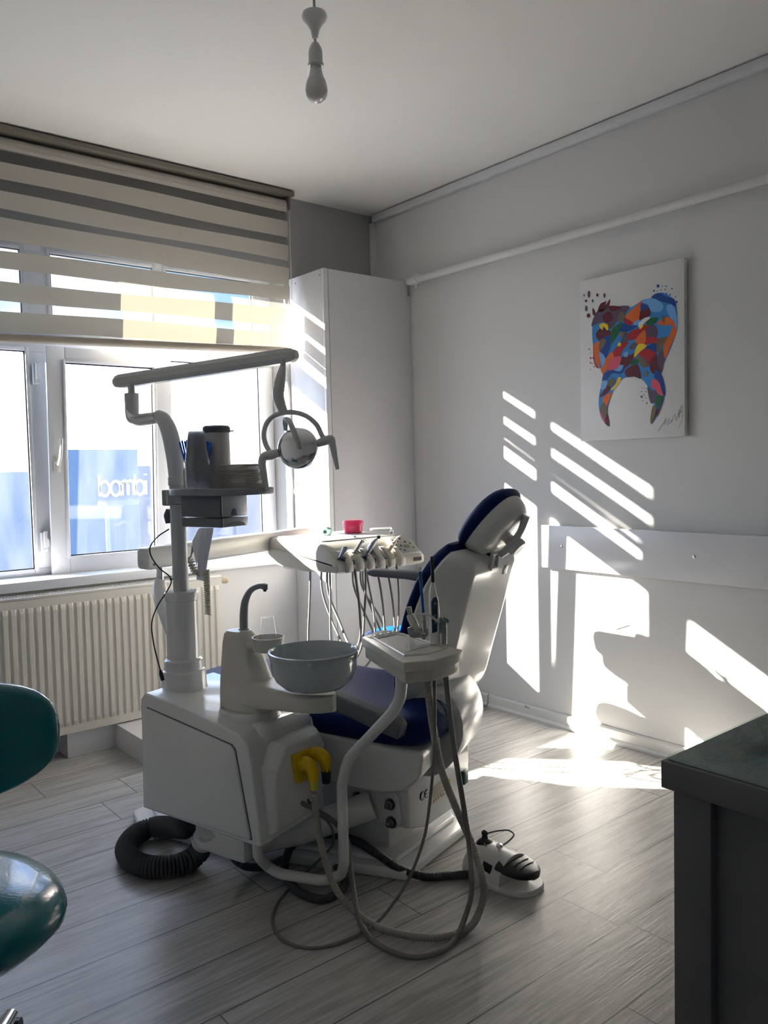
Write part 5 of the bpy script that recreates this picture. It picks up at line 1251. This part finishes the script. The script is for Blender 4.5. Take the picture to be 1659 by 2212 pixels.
# black power cord
pcd = thing('power_cord', 'thin black power cord curling down beside the column to its plug', 'cord', S3(-2.27, -.66, .6))
cw = [(365, 1143, 2.55), (340, 1160, 2.56), (324, 1183, 2.57), (326, 1200, 2.57), (345, 1228, 2.56), (366, 1245, 2.55), (370, 1256, 2.545), (362, 1275, 2.56), (340, 1310, 2.56), (328, 1345, 2.55), (331, 1385, 2.54), (340, 1425, 2.53), (347, 1450, 2.525)]
one('wire', lambda b: tube(b, spline([ad(*q) for q in cw], 6), .0022, 8), M_black, pcd)
one('plug', lambda b: tube(b, [ad(346, 1447, 2.525), ad(348, 1456, 2.522), ad(352, 1470, 2.52)], [.003, .0065, .006], 10), M_black, pcd)
one('strap', lambda b: tube(b, [ad(367, 1252, 2.55), ad(376, 1250, 2.56)], .004, 8), M_lgrey, pcd)
# cable ends by the baseboard
tag(one('cable_bundle', lambda b: [tube(b, spline([ad(1018+4*i, 1478, 3.95), ad(1022+4*i, 1498, 3.93), az(1030+4*i, 1524-3*i, .006), az(1046+3*i, 1528-3*i, .006)]), .006, 8) for i in range(3)], M_hose2), 'beige cables coming down behind the dental chair at the baseboard', 'cables')

# ================================================================= TEAL STOOL
sx, sy = -2.775, -2.16
so_ = thing('stool', 'teal upholstered work stool with backrest at the left edge', 'stool', (sx, sy, 0))
def sseat(b):
    rings = []
    for g, z in ((.30, .405), (.62, .410), (.80, .424), (.90, .442), (.965, .464), (.98, .48), (.96, .497), (.88, .512), (.70, .522), (.40, .526), (.05, .527)):
        rings.append(superring(0, 0, 0, .228*g, .215*g, 2.35, 48, lambda x, y, z_: Vector((sx+x-.015, sy+y, z-.01*(x/.2)**2*(1 if z > .45 else 0)))))
    quad_strip(b, rings)
one('seat', sseat, M_teal, so_, sharp=80)
def sback(b):
    rings = []
    cx, cz_, cy = sx+.022, .735, sy+.13
    for i in range(13):
        ph = -PI/2+PI*i/12; k = max(.03, math.cos(ph)); g = .75+.25*k**.6 if abs(math.cos(ph)) > .05 else .75
        rings.append(superring(0, 0, 0, .235*g, .118*g, 2.6, 44, lambda x, y, z: Vector((cx+x, cy+.028*math.sin(ph) - .35*x*x, cz_+y))))
    quad_strip(b, rings)
one('backrest', sback, M_teal, so_, sharp=80)
one('back_bracket', lambda b: tube(b, spline([(sx-.05, sy+.05, .40), (sx-.05, sy+.22, .40), (sx-.05, sy+.24, .50), (sx-.03, sy+.165, .74)]), .014, 12), M_black, so_)
one('gas_column', lambda b: (tube(b, [(sx, sy, .22), (sx, sy, .40)], .014, 16), tube(b, [(sx, sy, .07), (sx, sy, .26)], .025, 20)), M_chrome, so_)
ce_ = Vector((sx, sy, .085)); tgt = az(28, 2195, .05); d0 = math.atan2(tgt.y-sy, tgt.x-sx)
for k in range(5):
    a = d0+2*PI*k/5; d = Vector((math.cos(a), math.sin(a), 0)); R_ = .35
    lg = one('leg', lambda b: tube(b, spline([ce_, ce_+d*R_*.6-ZZ*.005, ce_+d*R_-ZZ*.022], 5), [.024, .02, .016], 14, flat=.8), M_chrome, so_)
    one('caster', lambda b: (lathe(b, [(.008, -.018), (.025, -.018), (.025, -.004), (.015, -.003), (.015, .003), (.025, .004), (.025, .018), (.008, .018)], Vector((sx, sy, .0255))+d*R_+d.cross(ZZ)*0, d.cross(ZZ), 20), tube(b, [ce_+d*R_-ZZ*.03, ce_+d*R_-ZZ*.058], .009, 10)), M_black, lg)
